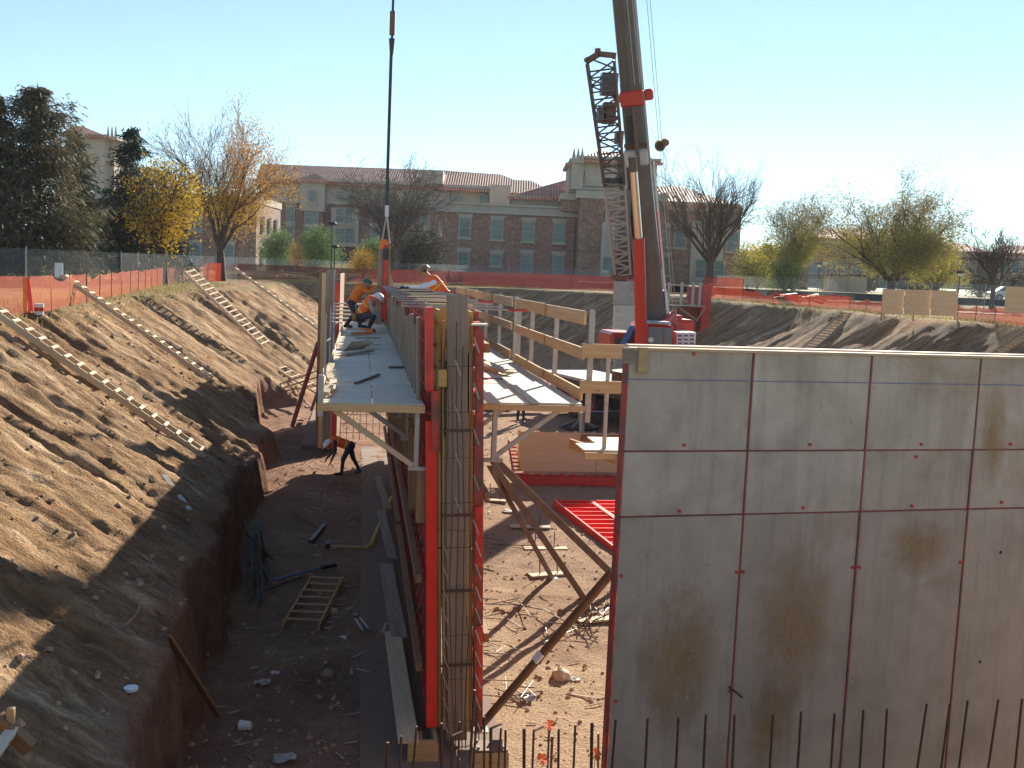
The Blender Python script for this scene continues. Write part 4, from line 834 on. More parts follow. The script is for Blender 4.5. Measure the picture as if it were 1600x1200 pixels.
def bars(name, lab, cat, px, py, n, r, ln, mat='rebar', seed=1, h=.12):
    R = random.Random(seed); m = MB(); c = onz(px, py, .05)
    for k in range(n):
        a_ = R.uniform(0, math.pi) ; d = Vector((math.cos(a_), math.sin(a_), 0))*ln*R.uniform(.4, 1); o = Vector((R.uniform(-1, 1), R.uniform(-1, 1), 0))*ln*.4
        m.tube(c+o-d/2+Vector((0, 0, R.random()*h)), c+o+d/2+Vector((0, 0, R.random()*h)), r, r, 5)
    single(m, name, mat, c, lab, cat)
bars('tangled_bars', 'tangle of rusty bars and wire at the foot of the middle brace', 'bars', 925, 975, 18, .012, .55, 'rebar', 2, .4)
bars('loose_bars', 'loose bars lying on shaded floor left of the brace feet', 'bars', 800, 945, 4, .009, 1.2, 'rebar', 3)
bars('loose_bars', 'loose bars on the ground near the second board', 'bars', 780, 850, 4, .009, 1.2, 'rebar', 4)
bars('loose_bars', 'long thin bars lying midway across the sunlit floor', 'bars', 850, 985, 5, .009, 1.3, 'rebar', 5)
bars('loose_bars', 'short bars near the pale rock on the sunlit floor', 'bars', 800, 1085, 7, .009, .7, 'rebar', 6)
bars('wire_scraps', 'wire scraps beside the wall footing on the sunlit side', 'wire', 770, 1010, 9, .006, .8, 'rebar', 7)
for k in range(16):
    y = 13.9+k*.55; m = MB(); m.tube((1.75, y, .55), (2.35+R.uniform(-.1, .25), y+R.uniform(-.05, .05), .5), .008, .008, 5); single(m, 'tie_bar', 'rebar', (1.75, y, .5), '%s thin tie bar from the camera sticking out of the right form' % ORD[k], 'tie bar', 'tie bars out of the right form')
def rock(lab, px, py, r, mat='rock', z=0, sc=(1, 1, .75), name='rock', seed=1, cat='rock'):
    bm = bmesh.new(); bmesh.ops.create_icosphere(bm, subdivisions=3, radius=r)
    for v in bm.verts: v.co *= 1+.35*mnoise.noise(v.co*(1.6/r)+Vector((seed, 0, 0))); v.co = Vector((v.co.x*sc[0], v.co.y*sc[1], v.co.z*sc[2]))
    me = bpy.data.meshes.new('rock'); bm.to_mesh(me); bm.free(); c = onz(px, py, z); o = link(name, me, mat); o.location = c+Vector((0, 0, r*sc[2]*.6)); return tag(o, lab, cat)
rock('pale rounded boulder on the sunlit floor beside the panel', 876, 1062, .15); rock('brown stone on the shaded trench floor', 512, 1058, .10, 'clod', seed=4); rock('small brown stone by the short floor ladder', 522, 958, .08, 'rock', seed=6)
def crumple(lab, px, py, r, mat='paper', name='paper_scrap', cat='litter', z=.03, seed=0):
    R = random.Random(seed+int(px)); c = onz(px, py, z); m = MB(); n = 5; P = [[c+Vector(((i/(n-1)-.5)*2*r, (j/(n-1)-.5)*1.6*r, R.uniform(0, r*.5))) for i in range(n)] for j in range(n)]
    m.poly([p for row in P for p in row], [(j*n+i, j*n+i+1, (j+1)*n+i+1, (j+1)*n+i) for i in range(n-1) for j in range(n-1)]); single(m, name, mat, c, lab, cat)
for a in (('white paper scrap right of the pale boulder', 899, 1062, .08), ('shiny foil scrap on the sunlit floor before the boulder', 824, 1092, .12, 'galv'), ('crumpled white paper on the trench floor below the small ladder', 533, 998, .09), ('small white scrap left of centre on the trench floor', 430, 1052, .06),
          ('bluish scrap near the white cup', 410, 1068, .12, 'galv'), ('white paper near the second brace board', 796, 800, .16), ('white scrap by the bent worker feet', 478, 735, .15), ('torn sheet lying near the trench wall bottom edge', 445, 1188, .14, 'galv'), ('pale sheet lying in the dark recess behind the bank outcrop', 397, 648, .5, 'galv'), ('white sheet on the far footing strip', 472, 660, .35)):
    crumple(*a)
m = MB(); c = onz(383, 1140, .0); R3 = Matrix.Rotation(1.2, 3, 'Z')
m.tube(c+Vector((-.07, 0, .06)), c+Vector((.08, -.04, .07)), .075, .055, 16); single(m, 'cup', 'white', c, 'white plastic cup lying on the trench floor', 'cup', smooth=False)
bz = H(-2.9, 17.2); c = onz(205, 1031, 2.05); c.z = H(c.x, c.y)+.03; m = MB(); m.tube(c, c+Vector((0, 0, .03)), .075, .075, 18); single(m, 'lid', 'white', c, 'round white bucket lid lying on the shaded bank', 'lid')
for k, (a, b, lab) in enumerate((((556, 968), (567, 985), 'pair of grey tubes on the trench floor, left tube'), ((563, 966), (575, 982), 'pair of grey tubes on the trench floor, right tube'), ((604, 975), (598, 988), 'short grey tube lying on the footing strip'))):
    m = MB(); m.tube(onz(*a, .12), onz(*b, .12), .025, .025, 8); single(m, 'tube', 'galv', onz(*b, .1), lab, 'tube')
t = Thing('sledge_hammer', onz(540, 853, 0), 'long yellow handled sledge hammer lying on the trench floor', 'hammer'); rod(t, 'handle', 'lumber', onz(516, 853, .06), onz(570, 855, .06), .028, 8); box(t, 'head', 'black', onz(512, 851, .07), (.12, .25, .12))
m = MB(); m.path([onz(570, 856, .08), onz(580, 850, .12), onz(590, 825, .15), onz(603, 795, .2), onz(611, 776, .3)], .03, 6); single(m, 'yellow_strap', 'yellow', onz(570, 856, 0), 'yellow strap running over the floor planks', 'strap')
t = Thing('long_lever', onz(480, 895, 0), 'blue grey lever bar with black grip on the trench floor', 'lever bar'); rod(t, 'bar', 'blue', onz(427, 906, .06), onz(505, 886, .08), .022, 8); rod(t, 'grip', 'black', onz(502, 887, .08), onz(525, 883, .08), .045, 8)
m = MB(); m.path([onz(418, 922, .05), onz(440, 912, .08), onz(475, 900, .06)], .02, 6); single(m, 'bent_bar', 'rebar', onz(440, 912, 0), 'dark bent bar below the blue lever', 'steel bar')
t = Thing('push_broom', onz(500, 830, 0), 'dark rake with timber handle lying up the trench floor', 'rake'); rod(t, 'handle', 'lumber_brown', onz(455, 798, .1), onz(500, 824, .06), .022, 6); beam(t, 'head', 'black', onz(485, 846, .06), onz(507, 820, .06), .1, .06)
# bundle of dark straps against the bank
m = MB(); R = random.Random(9)
for k in range(34):
    a_ = onz(392+R.uniform(-10, 25), 815+R.uniform(-8, 40), .9-.02*k); b_ = onz(398+R.uniform(-12, 30), 885+R.uniform(-20, 60), .1); m.beam(a_, b_, .028, .018)
MAT['rust_dark'] = simple('olive_strap', (.10, .075, .045), .8, 0, .4, 9, .2); single(m, 'strap_bundle', 'rust_dark', onz(400, 880, 0), 'dark olive bundle of straps slumped against the trench wall', 'strap bundle')
def ongr(px, py, dz=0):
    d = ray(px, py); t_ = 8.0
    while t_ < 120:
        p = CAM+d*t_
        if p.z <= H(p.x, p.y)+dz: return p
        t_ += .12
    return CAM+d*60
def prop_up(b, m, e):        # straight ladder lying on the bank through b and m, running on to the pixel column of e
    B = ongr(*b, .08); M_ = ongr(*m, .10); B.z += .02; d = (M_-B); k = (Vector((e[0], e[1])) - Vector(b)).length/max(1, (Vector(m)-Vector(b)).length); lo, hi = 1.0, 3.0
    for _ in range(30):
        q = (lo+hi)/2; p = B+d*q-CAM; xx = 800+F*p.dot(_rt)/p.dot(_fw)
        if xx > e[0]: lo = q
        else: hi = q
    return B, B+d*lo
# short ladder on the floor
def ladder(lab, p0, p1, width_dir, wd, n, sw=.05, sh=.09, mat='lumber_pale', rmat='lumber_pale', group='site built timber ladders', rw=.08):
    p0, p1, wv = Vector(p0), Vector(p1), Vector(width_dir).normalized(); t = Thing('timber_ladder', p0, lab, 'ladder', group); ax = (p1-p0).normalized(); nr = wv.cross(ax).normalized()
    if nr.z < 0: nr = -nr
    for s_ in (-.5, .5): beam(t, 'side_rail', mat, p0+wv*(wd*s_), p1+wv*(wd*s_), sw, sh, nr)
    for k in range(n):
        c = p0.lerp(p1, (k+.5)/n)+nr*(sh/2+.012); m_ = Matrix((wv, ax, nr)).transposed().to_4x4() if abs(Matrix((wv, ax, nr)).determinant()-1) < .1 else Matrix((-wv, ax, nr)).transposed().to_4x4(); m_.translation = c
        t.add('rung', box_me(round(wd+.04, 2), rw, .03, rmat), rmat, m_)
    return t
def lifted(a, b, gap=.05):
    a, b = Vector(a), Vector(b); need = max(H(a.lerp(b, u).x, a.lerp(b, u).y)-a.lerp(b, u).z for u in [k/14 for k in range(15)]); dz = Vector((0, 0, need+gap)); return a+dz, b+dz
a, b, c, d = onz(437, 978, .1), onz(503, 981, .1), onz(535, 905, .1), onz(497, 900, .1); ladder('short seven rung timber ladder lying in the shaded trench', (a+b)/2, (c+d)/2+Vector((-.05, 0, 0)), (b-a), .62, 7, .035, .1, 'lumber', 'lumber', rw=.04)
ladder('near timber ladder on the left bank, longest on the slope', onY(322, 712, 25.4), onY(-8, 484, 25.2), (0, 1, 0), .5, 17, .04, .14)
ladder('second timber ladder on the left bank, reaching above the orange netting', onY(330, 592, 35.2), onY(98, 430, 35.6), (0, 1, 0), .5, 19, .04, .13)
ladder('third timber ladder on the left bank, seen broad with white rungs', onY(416, 540, 47.5), onY(293, 422, 48.5), (.30, .9, .15), .8, 17, .05, .12)
ladder('farthest thin timber ladder at the back of the left bank', onY(502, 518, 57), onY(365, 418, 59), (0, 1, 0), .5, 14, .04, .10)
ladder('short timber ladder behind the bench with seven white rungs', onY(434, 573, 49), onY(510, 618, 47.5), (.22, .9, .1), .85, 7, .05, .08)
ladder('grey timber ladder on the far right bank near the middle', *lifted(ongr(1255, 552, .1), ongr(1326, 488, .1)), (.8, -.3, 0), .7, 16, .05, .08, 'lumber_grey', 'lumber')
ladder('grey timber ladder on the right bank at the photo edge', *lifted(ongr(1545, 562, .1), ongr(1612, 517, .1)), (.8, -.3, 0), .6, 12, .05, .08, 'lumber_grey', 'lumber')
for (a, b, wd, mt, lab, nm) in (((255, 742), (297, 798), .10, 'galv', 'grey metal strip lying down the shaded bank', 'metal_strip'), ((262, 993), (342, 1120), .11, 'lumber_brown', 'brown plank leaning down the trench wall', 'plank'), ((488, 505), (560, 525), .05, 'lumber', 'thin lath', 'x'), ((152, 500), (182, 525), .06, 'lumber_pale', 'thin pale lath on the upper left bank', 'lath')):
    if nm == 'x': continue
    p, q = ongr(*a, .08), ongr(*b, .08); tag(beam(None, nm, mt, p, q, wd, .04), lab, nm.replace('_', ' '))
p, q = ongr(268, 600, .1), None
m = MB(); P = [ongr(205, 937, .05), ongr(217, 945, .08), ongr(216, 957, .08), ongr(195, 980, .05)]; m.path(P, .022, 6); single(m, 'root', 'lumber_brown', P[0], 'curved root sticking out of the shaded bank', 'root')
t = Thing('trestle_corner', ongr(20, 1165, .1), 'orange and pale timber corner piece at the lower left edge', 'timber piece'); a = ongr(-6, 1122, .35); b = ongr(48, 1170, .3); c_ = ongr(-10, 1180, .3); d_ = ongr(20, 1138, .35)
beam(t, 'orange_board', 'lumber_brown', a, b, .10, .12); beam(t, 'pale_board', 'ply_deck', d_, c_, .10, .04); box(t, 'end_block', 'lumber', d_+Vector((-.02, .02, .1)), (.06, .06, .14))
t = Thing('paint_bucket', ongr(62, 488), 'white bucket with red print standing at the left crest', 'bucket'); c = ongr(61, 492); rod(t, 'pail', 'white', c, c+Vector((0, 0, .30)), .11, 16, .125); rod(t, 'red_band', 'crane_red', c+Vector((0, 0, .1)), c+Vector((0, 0, .2)), .122, 16, .125)
# lumber pile & concrete things in the middle distance
t = Thing('lumber_planks', (-2, 46, .5), 'grey boards lying across the cut behind the bench', 'boards')
for (a, b) in (((415, 608), (500, 578)), ((423, 612), (500, 588)), ((440, 612), (505, 600))): beam(t, 'board', 'lumber_grey', onY(*a, 47), onY(*b, 46), .2, .05)
m = MB(); m.box((10.4, 51, .5), (6.5, .4, 1.0)); m.box((10.4, 51, 1.02), (6.3, .35, .04)); single(m, 'grade_beam', ('concrete_d',), (10.4, 51, 0), 'low dark concrete wall beside the crane outrigger', 'concrete wall')
t = Thing('concrete_wall', (14.5, 64, 0), 'pale board marked concrete wall standing behind the crane cylinder', 'concrete wall')
for k in range(3):
    p, q = onY(961-k*.5, 438+k*39, 64), onY(992, 438+(k+1)*39, 64); box(t, 'lift', 'concrete' if k != 1 else 'ply_deck', ((p.x+q.x)/2+.0, 64+.02*k, (p.z+q.z)/2), (q.x-p.x, .6, p.z-q.z-.02))
p = onY(975, 555, 64); box(t, 'lift', 'concrete', (p.x, 64, (p.z)/2), (1.2, .62, max(.3, p.z)))
t = Thing('scaffold_form', (23.5, 63, 0), 'rust red wall form with timber rails standing right of the crane', 'wall form')
def yb2(name, mat, x0, y0, x1, y1, Y, dp): return yb(name, mat, x0, y0, x1, y1, Y, dp, t=t)
yb2('form_face', 'red_worn', 1076, 447, 1099, 475, 63.5, .3); yb2('form_face', 'brown_steel', 1060, 480, 1098, 560, 64.0, .3); yb2('end_rail', 'red', 1099, 445, 1105, 570, 63.4, .3)
for k in range(7): yb2('stud', 'red_worn', 1063+k*5.4, 478, 1065.5+k*5.4, 570, 63.8, .15)
for y in (443, 456, 468): yb2('guard_board', 'lumber', 1040, y, 1076, y+4.5, 62.4, .05)
yb2('deck_board', 'ply_deck', 1038, 476, 1102, 479.5, 62.2, .9)
for x in (1044, 1064, 1082, 1093): yb2('guard_post', 'galv', x, 441, x+2, 478, 62.3, .06)
beam(t, 'strut', 'lumber', onY(1062, 481, 62.6), onY(1090, 502, 63.3), .08, .12); beam(t, 'strut', 'galv', onY(1101, 482, 62.6), onY(1088, 502, 63.3), .07, .07)
m = MB(); R = random.Random(14)
for k in range(70): x = R.uniform(4, 18); y = R.choice((56, 57.2, 66, 68))+R.uniform(-.3, .3); m.tube((x, y, 0), (x+R.uniform(-.1, .1), y, R.uniform(.8, 1.5)), .02, .02, 4)
tag(m.add(None, 'rebar_dowels', 'rebar'), 'thicket of distant rebar dowels across the pit floor', kind='stuff')
# ------------------------------------------------------------------ fences
def fence(name, lab, pts, h, mat, every=2.4, group=None, sag=.12, post='rebar', seed=2, pr=.02, cat='fence'):
    R = random.Random(seed); P = [Vector(p) for p in pts]; t = Thing(name, P[0], lab, cat, group); segs = []
    for a, b in zip(P[:-1], P[1:]):
        n = max(1, int((b-a).length/every)); segs += [a.lerp(b, k/n) for k in range(n)]
    segs.append(P[-1])
    for c in segs: rod(t, 'post', post, c-Vector((0, 0, .1)), c+Vector((R.uniform(-.03, .03), 0, h+.08)), pr, 5)
    for a, b in zip(segs[:-1], segs[1:]):
        n = 6; me = bpy.data.meshes.new('net'); vs = []; fs = []; uv = []; s_ = sag*R.random()
        for k in range(n+1):
            u = k/n; c = a.lerp(b, u); dip = s_*4*u*(1-u); w_ = .04*R.uniform(-1, 1)
            vs += [(c.x, c.y+w_, c.z), (c.x, c.y+w_*.5, c.z+h-dip)]; L_ = (b-a).length; uv += [(u*L_, 0), (u*L_, h)]
        for k in range(n): fs.append((2*k, 2*k+2, 2*k+3, 2*k+1))
        me.from_pydata(vs, [], fs); ul = me.uv_layers.new(name='UVMap')
        for p_ in me.polygons:
            for li in p_.loop_indices: ul.data[li].uv = uv[me.loops[li].vertex_index]
        t.add('netting', me, mat)
    return t
def gp(px, D, dz=0): p = onD(px, 440, D); p.z = H(p.x, p.y)+dz; return p
fence('safety_fence', 'orange safety netting on thin posts along the left crest', [gp(-60, 24), gp(45, 27.5), gp(110, 33), gp(190, 44), gp(262, 62), gp(322, 78)], 1.0, 'net', 2.6, None, .25)
fence('safety_fence', 'bright orange double netting stretch behind the third ladder', [gp(318, 73), gp(345, 73)], 1.25, 'net_dense', 1.5)
fence('safety_fence', 'orange netting with painted-in shade along the far crest before the buildings', [gp(345, 86), gp(500, 93), gp(700, 91), gp(820, 91), gp(965, 90), gp(1040, 86)], 1.25, 'net_shaded', 3, None, .05)
fence('safety_fence', 'orange netting behind the rust red scaffold form', [gp(1100, 76), gp(1132, 74), gp(1162, 72)], 1.5, 'net_dense', 2)
fence('safety_fence', 'low sagging orange netting along the right crest', [gp(1162, 72), gp(1210, 66), gp(1330, 60), gp(1385, 55)], .75, 'net_dense', 2.4, None, .3)
fence('safety_fence', 'orange netting strip right of the plywood hoarding', [gp(1500, 51), gp(1560, 47), gp(1640, 44)], .7, 'net_dense', 2.0, None, .2)
fence('chain_link_fence', 'grey chain link fence before the conifers at left', [gp(-90, 42), gp(40, 46), gp(190, 50), gp(260, 60), gp(370, 85)], 1.75, 'chain', 3, None, 0, 'galv', pr=.03)
fence('chain_link_fence', 'thin grey chain link fence beyond the far netting', [gp(370, 100), gp(690, 104), gp(950, 104)], 1.8, 'chain', 3, None, 0, 'galv', pr=.03)
fence('chain_link_fence', 'chain link fence across the lawn at right', [gp(1120, 100), gp(1385, 84), gp(1640, 66)], 1.8, 'chain', 3, None, 0, 'galv', pr=.03)
t = Thing('fence_marker', gp(40, 26.6), 'bright red folded netting bundle on a leaning stake at left', 'marker')
for k, (a, b) in enumerate((((39, 433), (40, 487)), ((43, 434), (49, 486)))): p, q = onY(*a, 26.4), onY(*b, 26.4); beam(t, 'netting_fold', 'orange' if k == 0 else 'red_bright', p, q, .10, .03, (0, 1, 0))
p = onD(92, 422, 46); o = box(None, 'notice_board', 'paper', p, (.35, .03, .62), rz=-.1); tag(o, 'small white notice board on the left chain link fence', 'notice board')
# hoarding
t = Thing('plywood_hoarding', gp(1440, 50), 'brown plywood hoarding of three boards on the right crest', 'hoarding')
for k, (a, b) in enumerate(((1380, 1414), (1415, 1456), (1457, 1498))):
    p, q = onD(a, 451+k, 50-k*.6), onD(b, 453+k, 50-k*.6-.5); c = (p+q)/2; c.z -= .58; beam_dir = (q-p); beam_dir.z = 0; L_ = beam_dir.length; mw = Matrix.Translation(c) @ Matrix.Rotation(math.atan2(beam_dir.y, beam_dir.x), 4, 'Z'); t.add('plywood_board', box_me(round(L_, 2), .03, 1.16, 'ply_form'), 'ply_form', mw)
for x in (1382, 1432, 1497): p = onD(x, 452, 50.2); rod(t, 'stake', 'lumber_brown', (p.x, p.y+.1, p.z-1.5), (p.x, p.y+.1, p.z+.02), .04, 5)
t = Thing('plywood_hoarding', gp(1610, 44), 'second brown plywood hoarding cut off by the right edge', 'hoarding'); p = onD(1620, 470, 44); box(t, 'plywood_board', 'ply_form', p, (2.4, .03, 1.1), rz=-.6)
m = MB(); c = gp(1270, 66, .3)
for k in range(12): m.box(c+Vector((R.uniform(-2.6, 2.6), R.uniform(-.5, .5), R.uniform(0, .35))), (R.uniform(.6, 1.8), .5, .08), Matrix.Rotation(R.uniform(-.3, .3), 3, 'Y'))
single(m, 'covered_stack', 'red_worn', c, 'low stack of red form parts on the right crest', 'form parts')
for (px, lab) in ((1307, 'left'), (1337, 'right')): p = onD(px, 447, 110); tag(box(None, 'utility_box', 'stone', p, (2.0, .8, 1.9)), 'beige utility box, %s of two on the lawn' % lab, 'utility box', 'beige utility boxes')
# low wall / road strip at right, car
t = Thing('parked_car', onD(1582, 463, 105), 'silver car parked on the bright road at far right', 'car', None)
p = onD(1582, 459, 105); m = MB(); cr = Matrix.Rotation(-.35, 3, 'Z')
prof = [(-2.1, .35), (-2.15, .8), (-1.7, .92), (-1.0, 1.42), (.6, 1.45), (1.3, .98), (2.1, .85), (2.2, .4)]
n = len(prof); vs = [p+cr @ Vector((x, s_*(.85 if z < 1 else .7), z-.75)) for s_ in (-1, 1) for x, z in prof]; fs = [tuple(range(n-1, -1, -1)), tuple(range(n, 2*n))]+[(i, (i+1) % n, n+(i+1) % n, n+i) for i in range(n)]
m.poly(vs, fs); body = m.add(t, 'body', 'white')
m = MB(); g_ = [(-1.45, .98), (-.95, 1.36), (.55, 1.38), (1.1, 1.0)]
for s_ in (-1, 1): m.poly([p+cr @ Vector((x, s_*.86, z-.75)) for x, z in g_], [(0, 1, 2, 3)])
sub(body, 'side_window', m, 'glass')
for x in (-1.35, 1.35):
    for s_ in (-.8, .8):
        c = p+cr @ Vector((x, s_, -.42)); m = MB(); m.tube(c-cr @ Vector((0, .1, 0)), c+cr @ Vector((0, .1, 0)), .33, .33, 16); wh = m.add(t, 'wheel', 'rubber'); m = MB(); d_ = cr @ Vector((0, .11 if s_ > 0 else -.11, 0)); m.tube(c, c+d_, .2, .2, 10); sub(wh, 'rim', m, 'galv')
# bicycles / small things by the path as one parked bike
t = Thing('bicycle', onD(445, 428, 105), 'white bicycle parked by the green trees beyond the far fence', 'bicycle')
c = onD(445, 424, 105)
for dx in (-.5, .5):
    m = MB(); P = [c+Vector((dx+.33*math.cos(a_), 0, -.2+.33*math.sin(a_))) for a_ in np.linspace(0, 6.283, 15)]; m.path(P, .03, 4); m.add(t, 'wheel', 'white')
m = MB(); m.path([c+Vector(v) for v in ((-.5, 0, -.2), (-.2, 0, .25), (.35, 0, .3), (.5, 0, -.2), (0, 0, -.2), (-.2, 0, .3))], .03, 4); m.add(t, 'frame', 'white')
# lamp posts
def lamp(lab, px, ptop, D, hbase, arm=False, wd=.06, mat='black'):
    p = onD(px, ptop, D); q = onD(px-2, hbase, D); t = Thing('lamp_post', (p.x, p.y, q.z), lab, 'lamp post', 'lamp posts'); rod(t, 'pole', mat, (p.x, p.y, q.z), (p.x, p.y, p.z), wd, 8, wd*.7)
    m = MB(); m.tube(p+Vector((0, 0, -.1)), p+Vector((0, 0, .05)), .16, .42, 12); m.tube(p+Vector((0, 0, .05)), p+Vector((0, 0, .16)), .44, .30, 12); m.add(t, 'lamp_head', mat)
    if arm: box(t, 'globe', 'white', p+Vector((0, 0, -.15)), (.4, .3, .3))
lamp('tall black lamp post left of the hanging cable', 519, 350, 88, 440); lamp('shorter black lamp post just right of the tall one', 523, 386, 92, 440)
lamp('pale lamp post with two white globes on the lawn at right', 1291, 408, 105, 455, True, .09, 'lumber'); lamp('thin lamp post left of the pale double lamp', 1280, 413, 120, 452, True); lamp('lamp post with white globe behind the plywood hoarding', 1500, 426, 90, 460, True)
# ------------------------------------------------------------------ buildings (built in a frame turned to face the camera)
RY = Matrix.Rotation(-YAW, 4, 'Z')
def UZ(px, py, D): p = onD(px, py, D); q = RY.inverted() @ p; return q.x, q.z
class Bld(Thing):
    def __init__(s, name, px, D, z, label, cat='building'):
        u, _ = UZ(px, 430, D); super().__init__(name, (u, D, z), label, cat); s.o.rotation_euler = (0, 0, -YAW); s.o.location = RY @ s.loc
    def wall(s, name, mat, x0, y0, x1, y1, D, depth=8, ybase=None):
        u0, z0 = UZ(x0, (y0+y1)/2, D); u1, _ = UZ(x1, (y0+y1)/2, D); xm = (x0+x1)/2; _, zt = UZ(xm, y0, D); _, zb = UZ(xm, y1, D)
        return s.add(name, box_me(round(u1-u0, 2), depth, round(zt-zb, 2), mat, .02), mat, Matrix.Translation(((u0+u1)/2, D+depth/2, (zt+zb)/2)))
    def win(s, px, py, w, h, D, lintel=True, n=2, sill=True):
        u, z = UZ(px, py, D); t_ = .14; m = MB()
        for q in (-1, 1): m.box((u+q*(w/2+t_/2), D-.06, z), (t_, .12, h+2*t_))
        for q in (-1, 1): m.box((u, D-.06, z+q*(h/2+t_/2)), (w, .12, t_))
        m.box((u, D-.03, z), (w, .05, .07)); 
        if w > 1.9: m.box((u, D-.03, z), (.10, .05, h))
        o = m.add(s, 'window', 'frame_w'); m = MB(); m.box((u, D-.005, z), (w-.005, .02, h-.005)); sub(o, 'pane', m, 'glass')
        if lintel:
            m = MB(); m.box((u, D-.09, z+h/2+t_+.2), (w+.5, .18, .34)); m.box((u, D-.12, z+h/2+t_+.40), (w+.8, .24, .10)); m.add(s, 'lintel', 'stone')
        if sill: s.add('sill', box_me(w+.6, .3, .18, 'stone'), 'stone', Matrix.Translation((u, D-.12, z-h/2-t_-.09)))
    def roof(s, eave, ridge, D0, D1, th=.35, name='roof'):
        """eave / ridge : lists of pixel points, joined into one tiled slope"""
        E_ = [UZ(*p, D0) for p in eave]; R_ = [UZ(*p, D1) for p in ridge]; m = MB()
        top = [(u, D0, z) for u, z in E_]+[(u, D1, z) for u, z in reversed(R_)]; bot = [(u, d+.05, z-th) for u, d, z in top]; n = len(top)
        m.poly(top+bot, [tuple(range(n)), tuple(range(2*n-1, n-1, -1))]+[(i, n+i, n+(i+1) % n, (i+1) % n) for i in range(n)]); return m.add(s, name, 'tile')
    def back(s, ridge, D1, D2, zdrop, name='roof'):
        pass
# long dormitory behind
b = Bld('dormitory_building', 600, 168, 5.4, 'long four storey brick and cream building with red tiled roof behind the bare tree')
b.wall('brick_wall', 'brick_far', 405, 318, 682, 440, 168, 12); b.wall('brick_wall', 'brick_far', 682, 330, 850, 440, 168.4, 12)
b.wall('cream_storey', 'stone', 404, 283, 683, 318, 167.8, 12); b.wall('cream_storey', 'stone', 683, 291, 850, 330, 168.2, 12)
b.wall('cornice', 'stone', 404, 315, 683, 319.5, 167.4, 1); b.wall('cornice', 'stone', 683, 326, 850, 331, 167.9, 1)
b.wall('eave_board', 'stone', 402, 281, 684, 285, 167.0, 1.2); b.wall('eave_board', 'stone', 684, 291, 800, 295, 167.2, 1.2)
b.wall('projecting_bay', 'stone', 469, 283, 507, 330, 166, 2); b.wall('bay_brick', 'brick_far', 474, 330, 503, 440, 166.4, 1.6)
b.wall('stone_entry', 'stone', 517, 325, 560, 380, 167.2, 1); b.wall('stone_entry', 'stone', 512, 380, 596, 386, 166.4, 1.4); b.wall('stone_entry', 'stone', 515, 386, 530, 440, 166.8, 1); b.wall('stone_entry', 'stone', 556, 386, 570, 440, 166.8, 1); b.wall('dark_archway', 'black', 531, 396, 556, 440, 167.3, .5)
b.roof([(400, 282), (692, 293)], [(408, 256), (664, 265)], 166.8, 175); b.roof([(684, 293), (858, 302)], [(690, 266), (783, 272.5)], 166.6, 175); b.roof([(464, 280), (512, 282)], [(487, 271), (493, 271)], 165.2, 168); b.roof([(765, 300), (870, 303)], [(800, 281), (830, 282)], 164, 170)
b.wall('roof_dormer', 'stone', 656, 265.5, 692, 287, 166, 8); b.wall('dormer_louvre', 'concrete', 661, 273, 671, 284, 165.8, .4); b.wall('dormer_louvre', 'concrete', 674, 273.5, 686, 285, 165.8, .4)
b.wall('stair_turret', 'stone', 765, 289, 797, 318, 163, 4)
for x, y in ((419, 306), (455, 306.5), (488, 307), (532, 308), (547, 308.5), (590, 310), (605, 311), (716, 314), (755, 313)): b.win(x, y, 1.0, 1.75, 167.75 if x != 488 else 165.95, False)
for x, y in ((418, 335), (454, 335.5), (586, 339), (640, 341), (664, 342), (418, 362), (454, 364), (586, 366), (640, 368), (664, 369), (418, 391), (454, 393)): b.win(x, y, 1.1, 2.0, 168)
for x, y, w_ in ((487, 339, 1.9), (487, 366, 1.9), (531, 337, 1.2), (545, 338, 1.2), (531, 368, 1.4), (546, 368, 1.4)): b.win(x, y, w_, 2.2, 166.35 if x == 487 else 167.15, False)
b.wall('downpipe', 'black', 703, 292, 704.3, 318, 167.6, .3)
# two storey wing, right of centre
b = Bld('brick_wing', 790, 130, 5.4, 'two storey brown brick wing with cream parapet, four window bays, centre')
D = 130
b.wall('brick_wall', 'brick', 682, 332, 905, 442, D, 14); b.wall('parapet', 'stone', 681, 320, 905, 333, D-.25, 14.5); b.wall('coping', 'stone', 680, 318.5, 905, 322.5, D-.55, 15); b.wall('cornice', 'stone', 681, 331, 905, 335, D-.45, 1)
b.wall('base_course', 'stone', 683, 427, 941, 433, D-.2, 1)
for x, y in ((726.5, 356), (776.6, 359), (825.5, 362), (873.5, 364)): b.win(x, y, 1.25, 2.2, D)
for x, y, h in ((724, 408.5, 2.1), (775, 406.5, 1.2), (823, 412, 2.1), (872, 414, 2.1)): b.win(x, y, 1.2, h, D)
for x in (686, 689.5): b.wall('side_window', 'frame_w', x-1, 345, x+1, 372, D-.05, .2)
b.wall('upper_storey', 'stone', 797, 306, 890, 320, D+6, 8); b.roof([(793, 307), (892, 309)], [(836, 294), (892, 279)], D+5, D+12); b.wall('eave_board', 'frame_w', 797, 306.5, 890, 309, D+5.1, .6); b.wall('downpipe', 'black', 796.5, 308, 798, 320, D+5.8, .2)
b.wall('downpipe', 'black', 897, 338, 898.5, 432, D-.15, .2)
